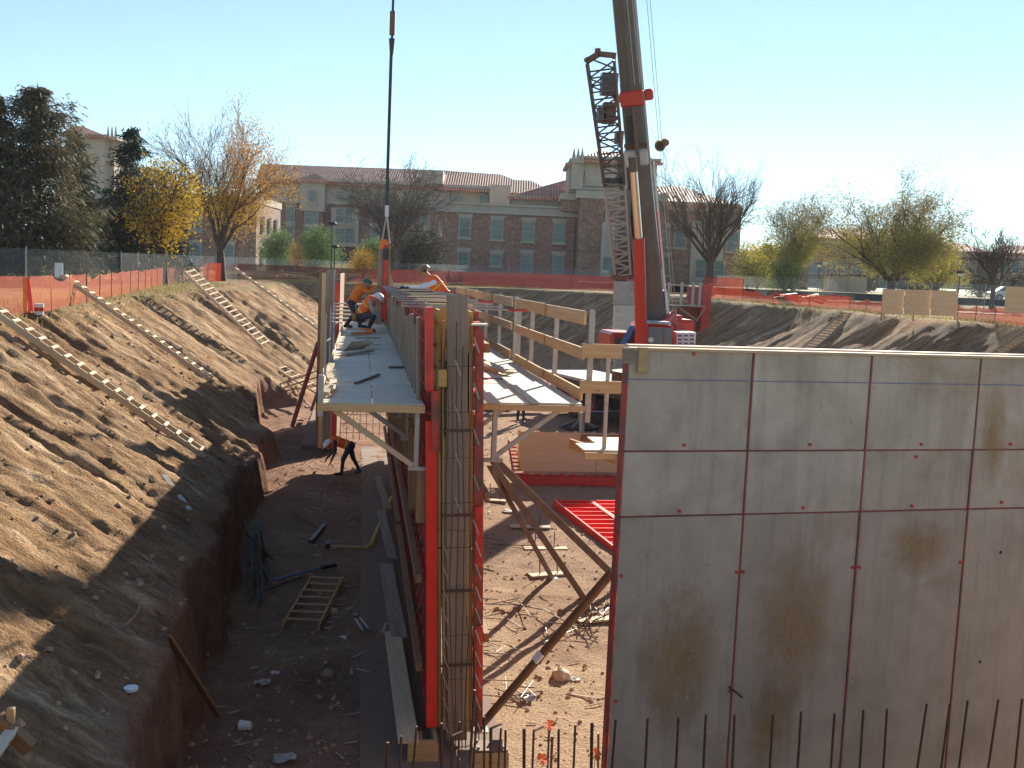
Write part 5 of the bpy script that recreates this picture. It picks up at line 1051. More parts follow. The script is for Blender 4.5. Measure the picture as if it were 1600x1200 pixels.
# tower
b = Bld('brick_tower', 950, 127, 5.4, 'brick and cream corner tower with hipped tile roof and stone finials behind the crane')
b.wall('brick_shaft', 'brick', 903, 311, 1040, 442, 127, 12); b.wall('stone_band', 'stone', 900, 300, 1043, 312, 126.7, 12.5); b.wall('stone_band', 'stone', 876, 302, 903, 312, 128, 8); b.wall('brick_wall', 'brick', 878, 312, 905, 330, 128.4, 6)
b.wall('stone_bay', 'stone', 939, 347, 960, 433, 126.4, .8); b.wall('stone_bay', 'stone', 946, 330, 953, 347, 126.4, .8); b.win(951, 415, 1.3, 2.0, 126.4, False)
for x0, x1, dd in ((889, 903, 1.2), (903, 1026, 0)): b.wall('lantern_wall', 'stone', x0, 247, x1, 301, 127.4+dd, 9)
b.wall('string_course', 'stone', 889, 289, 1028, 292, 127.0, 1); b.wall('string_course', 'stone', 889, 295, 1030, 298, 127.1, 1)
b.wall('slot_window', 'black', 910.5, 267, 913, 288, 127.3, .3); b.wall('slot_window', 'black', 896.5, 270, 898, 290, 128.4, .3)
b.wall('eave_board', 'stone', 884, 254, 905, 257, 128, 9); b.wall('eave_board', 'stone', 905, 245.5, 1034, 249.5, 126.6, 11)
b.roof([(902, 248), (1036, 254)], [(935, 236), (1000, 239)], 126.4, 131); b.roof([(883, 256), (905, 250)], [(896, 249), (905, 247)], 127.6, 130)
for x in (896.5, 903, 909.5):
    u, z = UZ(x, 249, 126.2); m = MB(); m.box((u, 126.2, z), (.42, .42, .9)); m.tube((u, 126.2, z+.4), (u, 126.2, z+1.35), .2, .03, 8); m.add(b, 'finial', 'stone')
b.wall('corner_pier', 'stone', 893, 250, 912, 296, 126.9, 1)
# right wing
b = Bld('brick_wing', 1090, 133, 5.4, 'brown brick wing with tile roof right of the crane behind the bare tree')
D = 133
b.wall('brick_wall', 'brick', 1026, 318, 1156, 446, D, 16); b.roof([(1022, 318), (1160, 323)], [(1026, 291), (1062, 291)], D-.6, D+9); b.wall('eave_board', 'stone', 1024, 316, 1157, 321, D-.5, 1)
for x0, x1 in ((1079, 1101), (1115, 1130)): b.wall('stone_pilaster', 'stone', x0, 345, x1, 446, D-.3, .6)
b.wall('cream_band', 'stone', 1026, 321, 1156, 330, D-.2, .5)
for x, y in ((1036, 370), (1036, 415), (1062, 372), (1144, 378)): b.win(x, y, 1.3, 2.2, D)
for x, y in ((1096, 420), (1122, 422)): b.win(x, y, 1.4, 2.2, D-.3, False)
# left wing with sunlit end wall
b = Bld('brick_wing', 300, 128, 5.2, 'shaded brown brick wing with a sunlit right end wall behind the big orange tree')
D = 128
b.wall('brick_wall', 'brick', 128, 312, 389, 440, D, 9); b.wall('parapet', 'stone', 128, 302, 390, 314, D-.2, 9.2)
e0, e1 = UZ(389, 370, D)[0], UZ(389, 370, D)[0]
b.wall('end_wall', 'brick_far', 389, 316, 400, 428, D+.1, 13); b.wall('end_cornice', 'stone', 388, 306, 402, 317, D, 13.4); b.wall('end_base', 'stone', 388.5, 424, 401.5, 440, D, 13.3)
for x, y in ((254, 395), (306, 396), (357, 397), (205, 393), (155, 392)): b.win(x, y, 1.2, 2.1, D)
for x, y in ((306, 347), (357, 348), (254, 346)): b.win(x, y, 1.2, 2.0, D)
b.wall('white_door', 'frame_w', 121, 360, 131, 440, D-.4, .6)
uu = UZ(400.3, 360, D)[0]
for dd in (3, 6.5, 10):
    for z_ in (7.3, 11.2): b.add('end_window', box_me(.1, .9, 2.0, 'glass'), 'glass', Matrix.Translation((uu+.15, D+dd, z_)))
b = Bld('tower_block', 145, 150, 5.2, 'pale tower top with small tile roof showing above the conifers at left')
b.wall('tower_wall', 'stone', 103, 212, 162, 440, 150, 9); b.wall('tower_side', 'stone', 160, 214, 178, 440, 152, 7); b.wall('eave_board', 'stone', 100, 208.5, 166, 212.5, 149.4, 10); b.wall('cornice', 'stone', 160, 213, 183, 218, 151, 9)
b.roof([(97, 208), (168, 213)], [(112, 196), (128, 197)], 149, 154); b.wall('slot_window', 'glass', 166, 226, 170, 240, 151.9, .3)
for x in (130, 169, 175, 181): u, z = UZ(x, 207, 150); m = MB(); m.tube((u, 150, z-.8), (u, 150, z+.9), .25, .04, 7); m.add(b, 'finial', 'stone')
# far blocks at the right
for (x0, x1, ytop, yr, xr0, xr1, D, lab) in ((1262, 1372, 372, 356, 1285, 1352, 205, 'far brown dormitory block with low tile roof left of the big yellow green tree'), (1372, 1462, 392, 379, 1380, 1440, 210, 'far brown block mostly behind the big yellow green tree'), (1462, 1546, 392, 378, 1478, 1500, 200, 'far brown block with hipped roof between the yellow tree and bare tree'), (1546, 1680, 396, 383, 1570, 1660, 195, 'far brown block cut off by the right edge'), (1160, 1264, 394, 384, 1170, 1250, 215, 'far dark block behind the yellow trees left of the lamp posts')):
    b = Bld('far_block', (x0+x1)/2, D, 5.4, lab); b.wall('brick_wall', 'brick', x0, ytop, x1, 452, D, 12); b.roof([(x0-3, ytop+.5), (x1+3, ytop+1)], [(xr0, yr), (xr1, yr+2)], D-.5, D+7); b.wall('cream_band', 'stone', x0, ytop+1, x1, ytop+9, D-.1, .5)
    x = x0+9
    while x < x1-6: 
        b.win(x, 418, 1.3, 2.0, D, False); b.win(x, 440, 1.3, 1.8, D, False); x += 16
# ------------------------------------------------------------------ trees
class TreeGen:
    def __init__(s, seed): s.R = random.Random(seed); s.tr = MB(); s.tw = MB(); s.ends = []
    def grow(s, p, d, ln, r, depth, maxd, up=.12, ang=.55, minr=.012, kids=3):
        R = s.R; n = 4 if depth < 3 else 3; q = p.copy(); d = d.normalized(); rr = r
        for i in range(n):
            d = (d+Vector((R.gauss(0, .10), R.gauss(0, .10), R.gauss(0, .06)+up*.5))).normalized(); q2 = q+d*(ln/n); r2 = max(minr*.8, rr*(.86 if depth < 3 else .78))
            (s.tr if depth <= 1 else s.tw).tube(q, q2, rr, r2, 7 if depth == 0 else (5 if depth < 3 else 3), False)
            q, rr = q2, r2
            if depth < maxd and (i > 0 or depth > 0):
                for _ in range(1 if depth < 2 else (1 if R.random() < .75 else 2)):
                    a = d.orthogonal().normalized(); a.rotate(Matrix.Rotation(R.random()*6.283, 3, d)); th = ang*R.uniform(.7, 1.35)
                    s.grow(q, d*math.cos(th)+a*math.sin(th), ln*R.uniform(.52, .78), max(minr, rr*.62), depth+1, maxd, up, ang, minr, kids)
            if depth >= maxd-1: s.ends.append((q.copy(), d.copy()))
    def leaves(s, n, size, mi, filt=None, spread=.25):
        R = s.R; E_ = [e for e in s.ends if filt is None or filt(e[0])]
        if not E_: return
        for _ in range(n):
            q, d = R.choice(E_); c = q+Vector((R.gauss(0, spread), R.gauss(0, spread), R.gauss(0, spread))); a = Vector((R.gauss(0, 1), R.gauss(0, 1), R.gauss(0, 1))).normalized(); b_ = a.orthogonal().normalized(); z_ = size*R.uniform(.6, 1.4)
            s.tw.poly([c-a*z_*.5, c+b_*z_*.4, c+a*z_*.6], [(0, 1, 2)], mi)
def tree(name, lab, px, D, ztop_px, radius_px, seed, leafsets=(), trunk_h=.22, limbs=6, ang=.5, up=.12, maxd=5, r0=None, wide=.55, minr=.012, cat='tree', base_dz=0, trunkr=None, twig='bark', blob=None):
    if blob is None: blob = name in ('green_tree', 'dark_tree', 'shrub') or (name == 'yellow_tree' and maxd == 4 and leafsets[0][0] > 2500)
    T = TreeGen(seed); R = T.R; base = gp(px, D, -.15+base_dz); top = onD(px, ztop_px, D).z; Ht = top-base.z; th = Ht*trunk_h; r = r0 or Ht*.026
    p = base.copy(); T.tr.tube(base, base+Vector((0, 0, th*.3)), r*1.35, r*1.02, 9, False); q = base+Vector((R.uniform(-.1, .1), 0, th)); T.tr.tube(base+Vector((0, 0, th*.3)), q, r*1.02, r*.85, 9, False)
    W_ = radius_px/F*D
    for k in range(limbs):
        a = 6.283*k/limbs+R.uniform(-.4, .4); sp = wide*R.uniform(.35, 1.15) if k else .08; d = Vector((math.cos(a)*sp, math.sin(a)*sp, 1)).normalized(); L_ = (Ht-th)*.50*R.uniform(.85, 1.1)
        T.grow(q-Vector((0, 0, R.uniform(0, th*.25))), d, L_, r*R.uniform(.45, .62), 1, maxd, up, ang, minr)
    mats = [twig]
    # fit to the wanted size
    V = np.array(T.tw.v); 
    if len(V):
        sx = W_/max(.1, np.percentile(np.abs(V[:, 0]-base.x), 98)); zt = np.percentile(V[:, 2], 99.7); sz = (top-q.z)/max(.1, zt-q.z); zmx = top+.35
        def fit(M):
            A = np.array(M.v); 
            if not len(A): return
            f = np.clip((A[:, 2]-base.z)/(q.z-base.z), 0, 1); up_ = A[:, 2] > q.z
            A[:, 0] = base.x+(A[:, 0]-base.x)*(1+(sx-1)*f); A[:, 1] = base.y+(A[:, 1]-base.y)*(1+(sx-1)*f); A[up_, 2] = np.minimum(q.z+(A[up_, 2]-q.z)*sz, zmx); M.v = [tuple(v) for v in A]
        T.ends = [(Vector((base.x+(e.x-base.x)*sx, base.y+(e.y-base.y)*sx, q.z+(e.z-q.z)*sz)), d) for e, d in T.ends]; fit(T.tr); fit(T.tw)
    if blob:
        cz = q.z+(top-q.z)*.46; hz = (top-q.z)*.56; T.ends = []
        for _ in range(90):
            v = Vector((R.gauss(0, 1), R.gauss(0, 1), R.gauss(0, 1))).normalized()*(R.random()**.4)*.82; T.ends.append((Vector((base.x+v.x*W_, base.y+v.y*W_, cz+v.z*hz)), v))
    for (n, size, mat, filt, spr) in leafsets:
        mats.append(mat); T.leaves(n, size, len(mats)-1, filt, spr)
    t = Thing(name, base, lab, cat); T.tr.add(t, 'trunk', 'bark', True); T.tw.add(t, 'crown', tuple(mats)); return t
def px_of(p): v = p-CAM; return 800+F*v.dot(_rt)/v.dot(_fw), 600-F*v.dot(_up)/v.dot(_fw)
X_ = lambda p: px_of(p)[0]
Y_ = lambda p: px_of(p)[1]
RT = _r0
def side(c0, a, b):       # world-space side filter along the camera-right direction, metres from trunk
    return lambda p: a < (p-c0).dot(RT) < b
c0 = gp(345, 76)
tree('elm_tree', 'big half bare tree with orange leaves on its right side, left of centre', 345, 76, 165, 104, 31, ((9500, .15, 'orange_leaf', lambda p: (p-c0).dot(RT) > .6, .35), (3500, .13, 'orange_leaf', None, .4), (3500, .16, 'yellow_leaf', lambda p: p.z < c0.z+6, .45)), .22, 7, .5, .11, 5, .34, 1.0, .013)
tree('yellow_tree', 'bright yellow leaved tree left of the big half bare tree', 256, 60, 242, 62, 32, ((5200, .20, 'yellow_leaf', None, .42), (1000, .2, 'dark_leaf', None, .4)), .28, 6, .6, .05, 4, .22, .8)
tree('small_tree', 'bare tree with clinging dead leaves behind the hanging cable', 611, 104, 246, 78, 33, ((2600, .17, 'dead_leaf', None, .25),), .26, 7, .55, .06, 5, .30, .95, .018)
tree('bare_tree', 'tall bare vase shaped tree right of the crane', 1108, 84, 226, 92, 34, ((160, .12, 'orange_leaf', None, .3),), .27, 8, .44, .08, 5, .38, 1.25, .014)
tree('elm_tree', 'large spreading tree with yellow green leaves at right', 1393, 92, 276, 108, 35, ((30000, .20, 'olive_leaf', None, .36), (15000, .23, 'lime_leaf', lambda p: p.z < gp(1393, 92).z+6.0, .45)), .17, 8, .5, .10, 5, .40, 1.0, .014)
tree('yellow_tree', 'thin topped tree with yellow green base right of the bare tree', 1240, 100, 305, 58, 36, ((7000, .20, 'olive_leaf', None, .36), (7000, .24, 'lime_leaf', lambda p: p.z < gp(1240, 100).z+4.6, .5)), .22, 6, .5, .12, 5, .22, .7)
tree('yellow_tree', 'low round yellow green tree beside the brick wing end', 1183, 112, 384, 40, 37, ((4200, .24, 'lime_leaf', None, .5),), .18, 6, .6, .03, 4, .16, .9)
tree('yellow_tree', 'low green yellow tree below the thin topped tree', 1226, 96, 392, 30, 38, ((3000, .20, 'green_leaf', None, .45), (1500, .2, 'lime_leaf', None, .45)), .18, 5, .6, .03, 4, .12, .9)
tree('yellow_tree', 'golden low tree just right of the large spreading tree', 1465, 104, 372, 52, 39, ((5200, .22, 'lime_leaf', None, .55), (1500, .2, 'yellow_leaf', None, .5)), .2, 6, .6, .05, 4, .18, .9)
tree('bare_tree', 'small bare tree near the parked car at right', 1553, 78, 350, 52, 40, ((60, .12, 'orange_leaf', None, .3),), .30, 6, .5, .10, 5, .17, .85, .011)
tree('yellow_tree', 'pale leaved tree with gaps between bare tree and brick wing', 1168, 118, 372, 44, 41, ((1500, .2, 'olive_leaf', None, .4),), .2, 6, .5, .1, 4, .16, .8)
tree('green_tree', 'round light green tree left of the lamp posts', 432, 110, 357, 30, 42, ((5200, .22, 'green_leaf', None, .42),), .22, 6, .55, .1, 4, .12, .6)
tree('green_tree', 'round light green tree immediately left of the tall lamp post', 497, 106, 355, 38, 43, ((6500, .22, 'green_leaf', None, .45),), .18, 7, .55, .1, 4, .13, .65)
tree('green_tree', 'green tree behind the orange bush', 583, 112, 372, 30, 44, ((3600, .24, 'green_leaf', None, .45), (700, .2, 'dark_leaf', None, .4)), .18, 6, .55, .1, 4, .12, .7)
tree('dark_tree', 'dense dark green tree at the corner of the brick wing', 650, 108, 350, 40, 45, ((7500, .26, 'dark_leaf', None, .5), (700, .2, 'green_leaf', None, .5)), .12, 7, .55, .1, 4, .15, .7)
tree('shrub', 'small orange yellow bush between lamp posts and cable', 566, 102, 386, 22, 46, ((1900, .18, 'yellow_leaf', None, .3), (700, .17, 'orange_leaf', None, .3)), .2, 5, .7, .1, 3, .07, .8, .012, 'bush')
tree('shrub', 'reddish thin bush between the two light green trees', 465, 106, 368, 14, 47, ((900, .16, 'orange_leaf', None, .3),), .2, 5, .6, .1, 3, .06, .6, .012, 'bush')
for k, (px, D, yt, rp, lab) in enumerate(((1535, 120, 425, 26, 'low dark bush left of the small bare tree'), (1590, 118, 415, 30, 'low dark bush at the right edge'), (1345, 125, 425, 30, 'low dark bush left below the spreading tree'), (1430, 122, 428, 30, 'low dark bush right below the spreading tree'), (640, 118, 418, 34, 'low bush before the brick wing corner'), (1300, 122, 430, 26, 'low dark bush by the pale lamp post'))):
    tree('shrub', lab, px, D, yt, rp, 60+k, ((2200, .26, 'dark_leaf' if k != 4 else 'olive_leaf', None, .4), (400, .2, 'olive_leaf', None, .4)), .15, 6, .7, .05, 3, .08, 1.0, .012, 'bush')
tree('bare_tree', 'thin grey bare tree behind the conifers at left', 98, 74, 165, 30, 70, (), .3, 6, .4, .15, 4, .12, .5, .011)
def conifer(name, lab, px, D, ytop, rad_px, seed, mat, zbase_f=.12, n=13000, droop=.25, irr=.35, size=.12, power=.8, lean=0):
    R = random.Random(seed); base = gp(px, D, -.1); top = onD(px, ytop, D); top.x += lean; Ht = top.z-base.z; W_ = rad_px/F*D; tr = MB(); cr = MB(); prev = base
    for k in range(1, 9): c = base.lerp(Vector((top.x, base.y, top.z)), k/8)+Vector((R.uniform(-.12, .12), 0, 0)); tr.tube(prev, c, .21*(1-(k-1)/8.6), .21*(1-k/8.6), 8, False); prev = c
    nb = 120; per = n//nb
    for b_ in range(nb):
        f = zbase_f+(1-zbase_f)*(b_/nb)**.9; z = base.z+Ht*f; a = R.random()*6.283; L_ = W_*max(.10, (1-f)**power)*R.uniform(1-irr, 1+irr*.6)*(1 if f > .2 else .85)
        cx_ = base.x+(top.x-base.x)*f; o = Vector((cx_, base.y, z)); d = Vector((math.cos(a), math.sin(a), R.uniform(-.15, .35)-(droop*.4 if f < .5 else 0))); e = o+d*L_+Vector((0, 0, -droop*L_*.35)); md = o.lerp(e, .5)+Vector((0, 0, .12*L_))
        cr.tube(o, md, .03, .02, 4, False); cr.tube(md, e, .02, .008, 3, False); cw = .10+.16*L_
        for _ in range(int(per*(.35+1.1*(1-f)))):
            u = R.random()**.6; c = (o.lerp(md, u*2) if u < .5 else md.lerp(e, u*2-1))+Vector((R.gauss(0, cw), R.gauss(0, cw), R.gauss(0, cw*.55)-.08*R.random())); q = Vector((math.cos(a)*R.uniform(.2, 1), math.sin(a)*R.uniform(.2, 1), R.uniform(-.9, .3))).normalized(); w_ = q.orthogonal().normalized(); w_.rotate(Matrix.Rotation(R.random()*6.28, 3, q)); z_ = size*R.uniform(.6, 1.7)
            cr.poly([c-q*z_, c+w_*z_*.35, c+q*z_*1.1], [(0, 1, 2)], 1)
    t = Thing(name, base, lab, 'tree'); tr.add(t, 'trunk', 'bark', True); cr.add(t, 'crown', ('bark', mat)); return t
conifer('juniper_tree', 'olive brown conifer with a tall ragged top, second from the left', 58, 51, 138, 96, 51, 'conifer', .12, 36000, .4, .6, .13, .45, .1)
conifer('juniper_tree', 'olive brown conifer cut off by the left edge', 2, 50, 150, 90, 52, 'conifer', .12, 26000, .4, .6, .13, .45, -.3)
conifer('juniper_tree', 'dark conifer between the olive conifer and the pale tower', 118, 57, 205, 42, 53, 'evergreen', .10, 12000, .2, .4, .13, .6)
conifer('juniper_tree', 'dense dark evergreen before the tower with a hooked top', 196, 62, 202, 62, 54, 'evergreen', .08, 19000, .2, .55, .14, .55, .4)
conifer('juniper_tree', 'lower dark evergreen mass left of the big half bare tree', 240, 66, 318, 64, 55, 'evergreen', .08, 14000, .3, .5, .14, .4)
# low planting strip near the path
m = MB(); R = random.Random(77)
for _ in range(3500):
    px = R.uniform(500, 650); c = onD(px, 430, 115+R.uniform(-3, 3)); c.z = 5.9; h = R.uniform(.3, 1.1); m.poly([c, c+Vector((.06, 0, 0)), c+Vector((R.uniform(-.4, .4), 0, h))], [(0, 1, 2)])
tag(m.add(None, 'ornamental_grass', 'grass'), 'tawny ornamental grass beyond the far netting', kind='stuff')
# ------------------------------------------------------------------ people
def person(lab, caps, extras=(), vox=.017):
    """caps: (p0, r0, p1, r1, material) tapered limbs merged into one skin; extras: (name, MB, material)"""
    bm = bmesh.new(); mk = []
    for p0, r0, p1, r1, mt in caps:
        p0, p1 = Vector(p0), Vector(p1); d = p1-p0; L_ = max(d.length, 1e-4); q = d.to_track_quat('Z', 'Y').to_matrix()
        r = bmesh.ops.create_uvsphere(bm, u_segments=12, v_segments=8, radius=1)
        for v in r['verts']:
            s_ = 0 if v.co.z < 0 else 1; rr = r1 if s_ else r0; v.co = p0+q @ Vector((v.co.x*rr, v.co.y*rr, v.co.z*rr+(L_ if s_ else 0)))
        mk.append((np.array(p0), np.array(p1), r0, r1, mt))
    me = bpy.data.meshes.new('b'); bm.to_mesh(me); bm.free(); o = bpy.data.objects.new('tmp', me); COL.objects.link(o)
    md = o.modifiers.new('r', 'REMESH'); md.mode = 'VOXEL'; md.voxel_size = vox; md.use_smooth_shade = True; sm = o.modifiers.new('s', 'SMOOTH'); sm.iterations = 3; sm.factor = .5
    dg = bpy.context.evaluated_depsgraph_get(); dg.update(); m2 = bpy.data.meshes.new_from_object(o.evaluated_get(dg)); bpy.data.objects.remove(o)
    n = len(m2.polygons); C_ = np.zeros(n*3); m2.polygons.foreach_get('center', C_); C_ = C_.reshape(-1, 3); best = np.full(n, 1e9); mi = np.zeros(n, int); mats = []
    for p0, p1, r0, r1, mt in mk:
        if mt not in mats: mats.append(mt)
        d = p1-p0; u = np.clip(((C_-p0)@d)/max(1e-6, d@d), 0, 1); dist = np.linalg.norm(C_-(p0+u[:, None]*d), axis=1)-(r0+(r1-r0)*u); k = dist < best; best[k] = dist[k]; mi[k] = mats.index(mt)
    m2.materials.clear()
    for k in mats: m2.materials.append(MAT[k])
    m2.polygons.foreach_set('material_index', mi.astype(np.int32)); m2.polygons.foreach_set('use_smooth', [True]*n)
    lo = min((p[0] for p in mk), key=lambda v: v[2]); t = Thing('person', (float(lo[0]), float(lo[1]), float(lo[2])), lab, 'person'); t.add('body', m2, None)
    for nm, mb, mt in extras: mb.add(t, nm, mt, True)
    return t
def hand(w, d, mt='skin', curl=(0, 0, -1), s=1.0):
    w = Vector(w); d = Vector(d).normalized(); c = Vector(curl).normalized(); sd = d.cross(c).normalized(); out = [(w, .026, w+d*.08, .036, mt)]
    for k, ln in enumerate((.060, .072, .066, .05)):
        b0 = w+d*.09+sd*((k-1.5)*.024); b1 = b0+d*ln*.6+c*.015; b2 = b1+d*ln*.35+c*.035; out += [(b0, .0115, b1, .011, mt), (b1, .011, b2, .010, mt)]
    b0 = w+d*.03+sd*.035; b1 = b0+d*.04+sd*.03; out += [(b0, .014, b1, .012, mt), (b1, .012, b1+d*.03+c*.015, .011, mt)]; return out
def head(c, fwd, up=(0, 0, 1), mt='skin'):
    c = Vector(c); f = Vector(fwd).normalized(); u = Vector(up).normalized(); r = f.cross(u).normalized(); u = r.cross(f)
    caps = [(c+u*.03-f*.01, .098, c-u*.03+f*.005, .085, mt), (c-u*.08+f*.03, .055, c-u*.09+f*.055, .042, mt), (c+f*.088-u*.005, .012, c+f*.112-u*.03, .017, mt), (c+r*.088, .012, c+r*.098-u*.03, .018, mt), (c-r*.088, .012, c-r*.098-u*.03, .018, mt),
            (c+f*.092-u*.065-r*.018, .010, c+f*.092-u*.065+r*.018, .010, mt)]
    eyes = MB()
    for s_ in (-1, 1): e = c+f*.086+r*(s_*.035)+u*.012; eyes.tube(e, e+f*.014, .012, .006, 8)
    return caps, eyes, (c, f, u, r)
def hat(fr, brim=.04, scale=1.0):
    c, f, u, r = fr; m = MB(); N = 16; prev = None; rings = []
    for k, (h, rr) in enumerate(((.02, .132+brim), (.03, .134), (.07, .130), (.11, .108), (.14, .07), (.153, .02))):
        rings.append([c+u*(h*scale)+(f*math.cos(2*math.pi*i/N)*(rr*1.12+(.03 if k == 0 and math.cos(2*math.pi*i/N) > .3 else 0))+r*math.sin(2*math.pi*i/N)*rr)*scale for i in range(N)])
    vs = [p for row in rings for p in row]; fs = [(k*N+i, k*N+(i+1) % N, (k+1)*N+(i+1) % N, (k+1)*N+i) for k in range(5) for i in range(N)]+[tuple(range(5*N, 6*N)), tuple(range(N-1, -1, -1))]; m.poly(vs, fs); return m
def stripes(a, b, r, ns, mt='lime'):
    pass
def band(p, d, rad, w=.03, flat=1.0):
    m = MB(); p = Vector(p); d = Vector(d).normalized(); m.tube(p-d*w/2, p+d*w/2, rad, rad, 16); return m
# 1 bending worker on the trench floor (faces left)
x, y, z = -.24, 31.9, H(-.24, 31.9)+.02
hc, ey, fr = head((x-.62, y-.05, z+.90), (-.75, -.1, -.65), (-.55, 0, .8))
hip = Vector((x+.02, y, z+.88)); sh = Vector((x-.42, y, z+1.02))
L1, L2 = Vector((x-.20, y-.14, z+.05)), Vector((x+.36, y+.12, z+.06)); k1, k2 = Vector((x-.16, y-.12, z+.48)), Vector((x+.14, y+.10, z+.48))
caps = [(hip, .15, sh, .165, 'vest'), (hip+Vector((0, -.09, -.02)), .105, k1, .075, 'cloth_dark'), (k1, .072, L1, .048, 'cloth_dark'), (hip+Vector((0, .09, -.02)), .105, k2, .075, 'cloth_dark'), (k2, .072, L2, .048, 'cloth_dark'),
        (L1, .05, L1+Vector((-.17, 0, -.02)), .045, 'black'), (L2, .05, L2+Vector((-.15, 0, -.03)), .045, 'black'), (hip+Vector((.02, 0, 0)), .155, hip+Vector((-.06, 0, .0)), .15, 'cloth_dark'),
        (sh+Vector((-.02, 0, -.02)), .06, fr[0]+Vector((.04, 0, -.02)), .06, 'skin')]+hc
for s_, hd_ in ((-1, (x-.52, y-.16, z+.42)), (1, (x-.66, y+.12, z+.46))):
    sd_ = sh+Vector((0, s_*.17, -.02)); el = Vector((x-.40, y+s_*.2, z+.70)); caps += [(sd_, .062, el, .048, 'cloth_dark'), (el, .046, Vector(hd_), .032, 'cloth_dark')]+hand(hd_, (-.3, 0, -1), 'skin', (-1, 0, 0))
person('person bending over on the trench floor in white helmet and orange vest', caps, (('helmet', hat(fr), 'white'), ('eyes', ey, 'black'), ('reflective_band', band(sh+Vector((.08, 0, -.02)), sh-hip, .172), 'lime'), ('reflective_band', band(hip+Vector((-.12, 0, .04)), sh-hip, .162), 'lime'), ('tool_belt', band(hip+Vector((-.02, 0, .0)), (0, 0, 1), .165, .06), 'hat_brown')))
# 2 crouching worker on the deck, white helmet, grey sleeves (faces right, down)
x, y, z = .10, 28.9, 4.60
hc, ey, fr = head((x+.36, y-.1, z+.92), (.65, -.45, -.55), (.4, -.1, .85))
hip = Vector((x-.12, y+.1, z+.42)); sh = Vector((x+.16, y-.02, z+.84))
caps = [(hip, .16, sh, .17, 'vest'), (sh, .06, fr[0]+Vector((-.03, 0, -.04)), .06, 'skin'), (hip+Vector((-.03, 0, -.02)), .165, hip+Vector((.05, 0, -.03)), .15, 'cloth_dark')]+hc
for s_ in (-1, 1):
    kn = Vector((x+.26, y+s_*.17-.15, z+.46)); ft = Vector((x+.10, y+s_*.17-.05, z+.06)); caps += [(hip+Vector((0, s_*.09, 0)), .11, kn, .082, 'cloth_dark'), (kn, .078, ft, .05, 'cloth_dark'), (ft, .05, ft+Vector((.18, -.06, -.01)), .045, 'black')]
    sd_ = sh+Vector((0, s_*.19, -.02)); el = Vector((x+.22, y+s_*.26-.1, z+.58)); hd_ = Vector((x+.44, y+s_*.12-.2, z+.38)); caps += [(sd_, .068, el, .052, 'cloth_grey'), (el, .05, hd_, .034, 'cloth_grey')]+hand(hd_, (.7, -.2, -.6), 'cloth_dark', (.2, 0, -1))
person('person crouching on the left deck in white helmet, grey sleeves and orange vest', caps, (('helmet', hat(fr, .03), 'white'), ('eyes', ey, 'black'), ('reflective_band', band(sh-(sh-hip)*.25, sh-hip, .178), 'lime'), ('reflective_band', band(hip+(sh-hip)*.3, sh-hip, .170), 'lime'), ('tool_pouch', (lambda m: (m.box(hip+Vector((-.14, -.14, -.02)), (.14, .1, .2)), m)[1])(MB()), 'hat_brown')))
# 3 reaching worker behind him, rust orange shirt
x, y, z = -.05, 30.6, 4.60
hc, ey, fr = head((x+.20, y+.05, z+1.28), (.7, .5, -.2), (0, 0, 1))
hip = Vector((x-.22, y, z+.72)); sh = Vector((x+.02, y+.02, z+1.14))
caps = [(hip, .15, sh, .165, 'cloth_rust'), (sh+Vector((.02, 0, .03)), .06, fr[0]+Vector((-.04, 0, -.06)), .058, 'skin')]+hc
for s_ in (-1, 1):
    kn = Vector((x-.02+.1*s_, y+s_*.14, z+.42)); ft = Vector((x-.18+.2*s_, y+s_*.14, z+.06)); caps += [(hip+Vector((0, s_*.09, 0)), .11, kn, .08, 'cloth_dark'), (kn, .076, ft, .05, 'cloth_dark'), (ft, .05, ft+Vector((.18, 0, -.01)), .045, 'black')]
    sd_ = sh+Vector((.02, s_*.18, .0)); el = Vector((x+.26, y+s_*.2, z+1.10+.05*s_)); hd_ = Vector((x+.48, y+s_*.12+.1, z+1.22)); caps += [(sd_, .068, el, .052, 'cloth_rust'), (el, .05, hd_, .034, 'cloth_rust')]+hand(hd_, (1, .1, .3), 'skin', (0, 0, -1))
person('person in rust orange shirt and dark green helmet reaching up to the flown panel', caps, (('helmet', hat(fr, .03), 'hat_green'), ('eyes', ey, 'black'), ('belt', band(hip+Vector((0, 0, .02)), (0, 0, 1), .16, .05), 'black')))
# 4 worker leaning over the form tops, white long sleeves, brown helmet
x, y, z = 2.05, 26.0, 4.60
hc, ey, fr = head((1.50, y, z+1.72), (-.85, -.1, -.45), (-.3, 0, .95))
hip = Vector((x+.12, y, z+.98)); sh = Vector((1.74, y, z+1.46))
caps = [(hip, .16, sh, .175, 'vest'), (sh+Vector((-.04, 0, .04)), .062, fr[0]+Vector((.05, 0, -.06)), .06, 'skin'), (hip+Vector((.02, 0, -.05)), .165, hip+Vector((-.02, 0, .03)), .16, 'cloth_dark')]+hc
for s_ in (-1, 1):
    kn = Vector((x+.02, y+s_*.12, z+.50)); ft = Vector((x+.12, y+s_*.14, z+.06)); caps += [(hip+Vector((0, s_*.09, 0)), .11, kn, .08, 'cloth_dark'), (kn, .076, ft, .05, 'cloth_dark'), (ft, .05, ft+Vector((-.18, 0, -.01)), .045, 'black')]
    sd_ = sh+Vector((0, s_*.19, -.02)); el = Vector((1.42, y+s_*.24-.06, z+1.30)); hd_ = Vector((1.10-.05*s_, y+s_*.1-.1, z+1.30)); caps += [(sd_, .070, el, .055, 'cloth_white'), (el, .053, hd_, .036, 'cloth_white')]+hand(hd_, (-1, -.1, -.15), 'cloth_dark', (0, 0, -1))
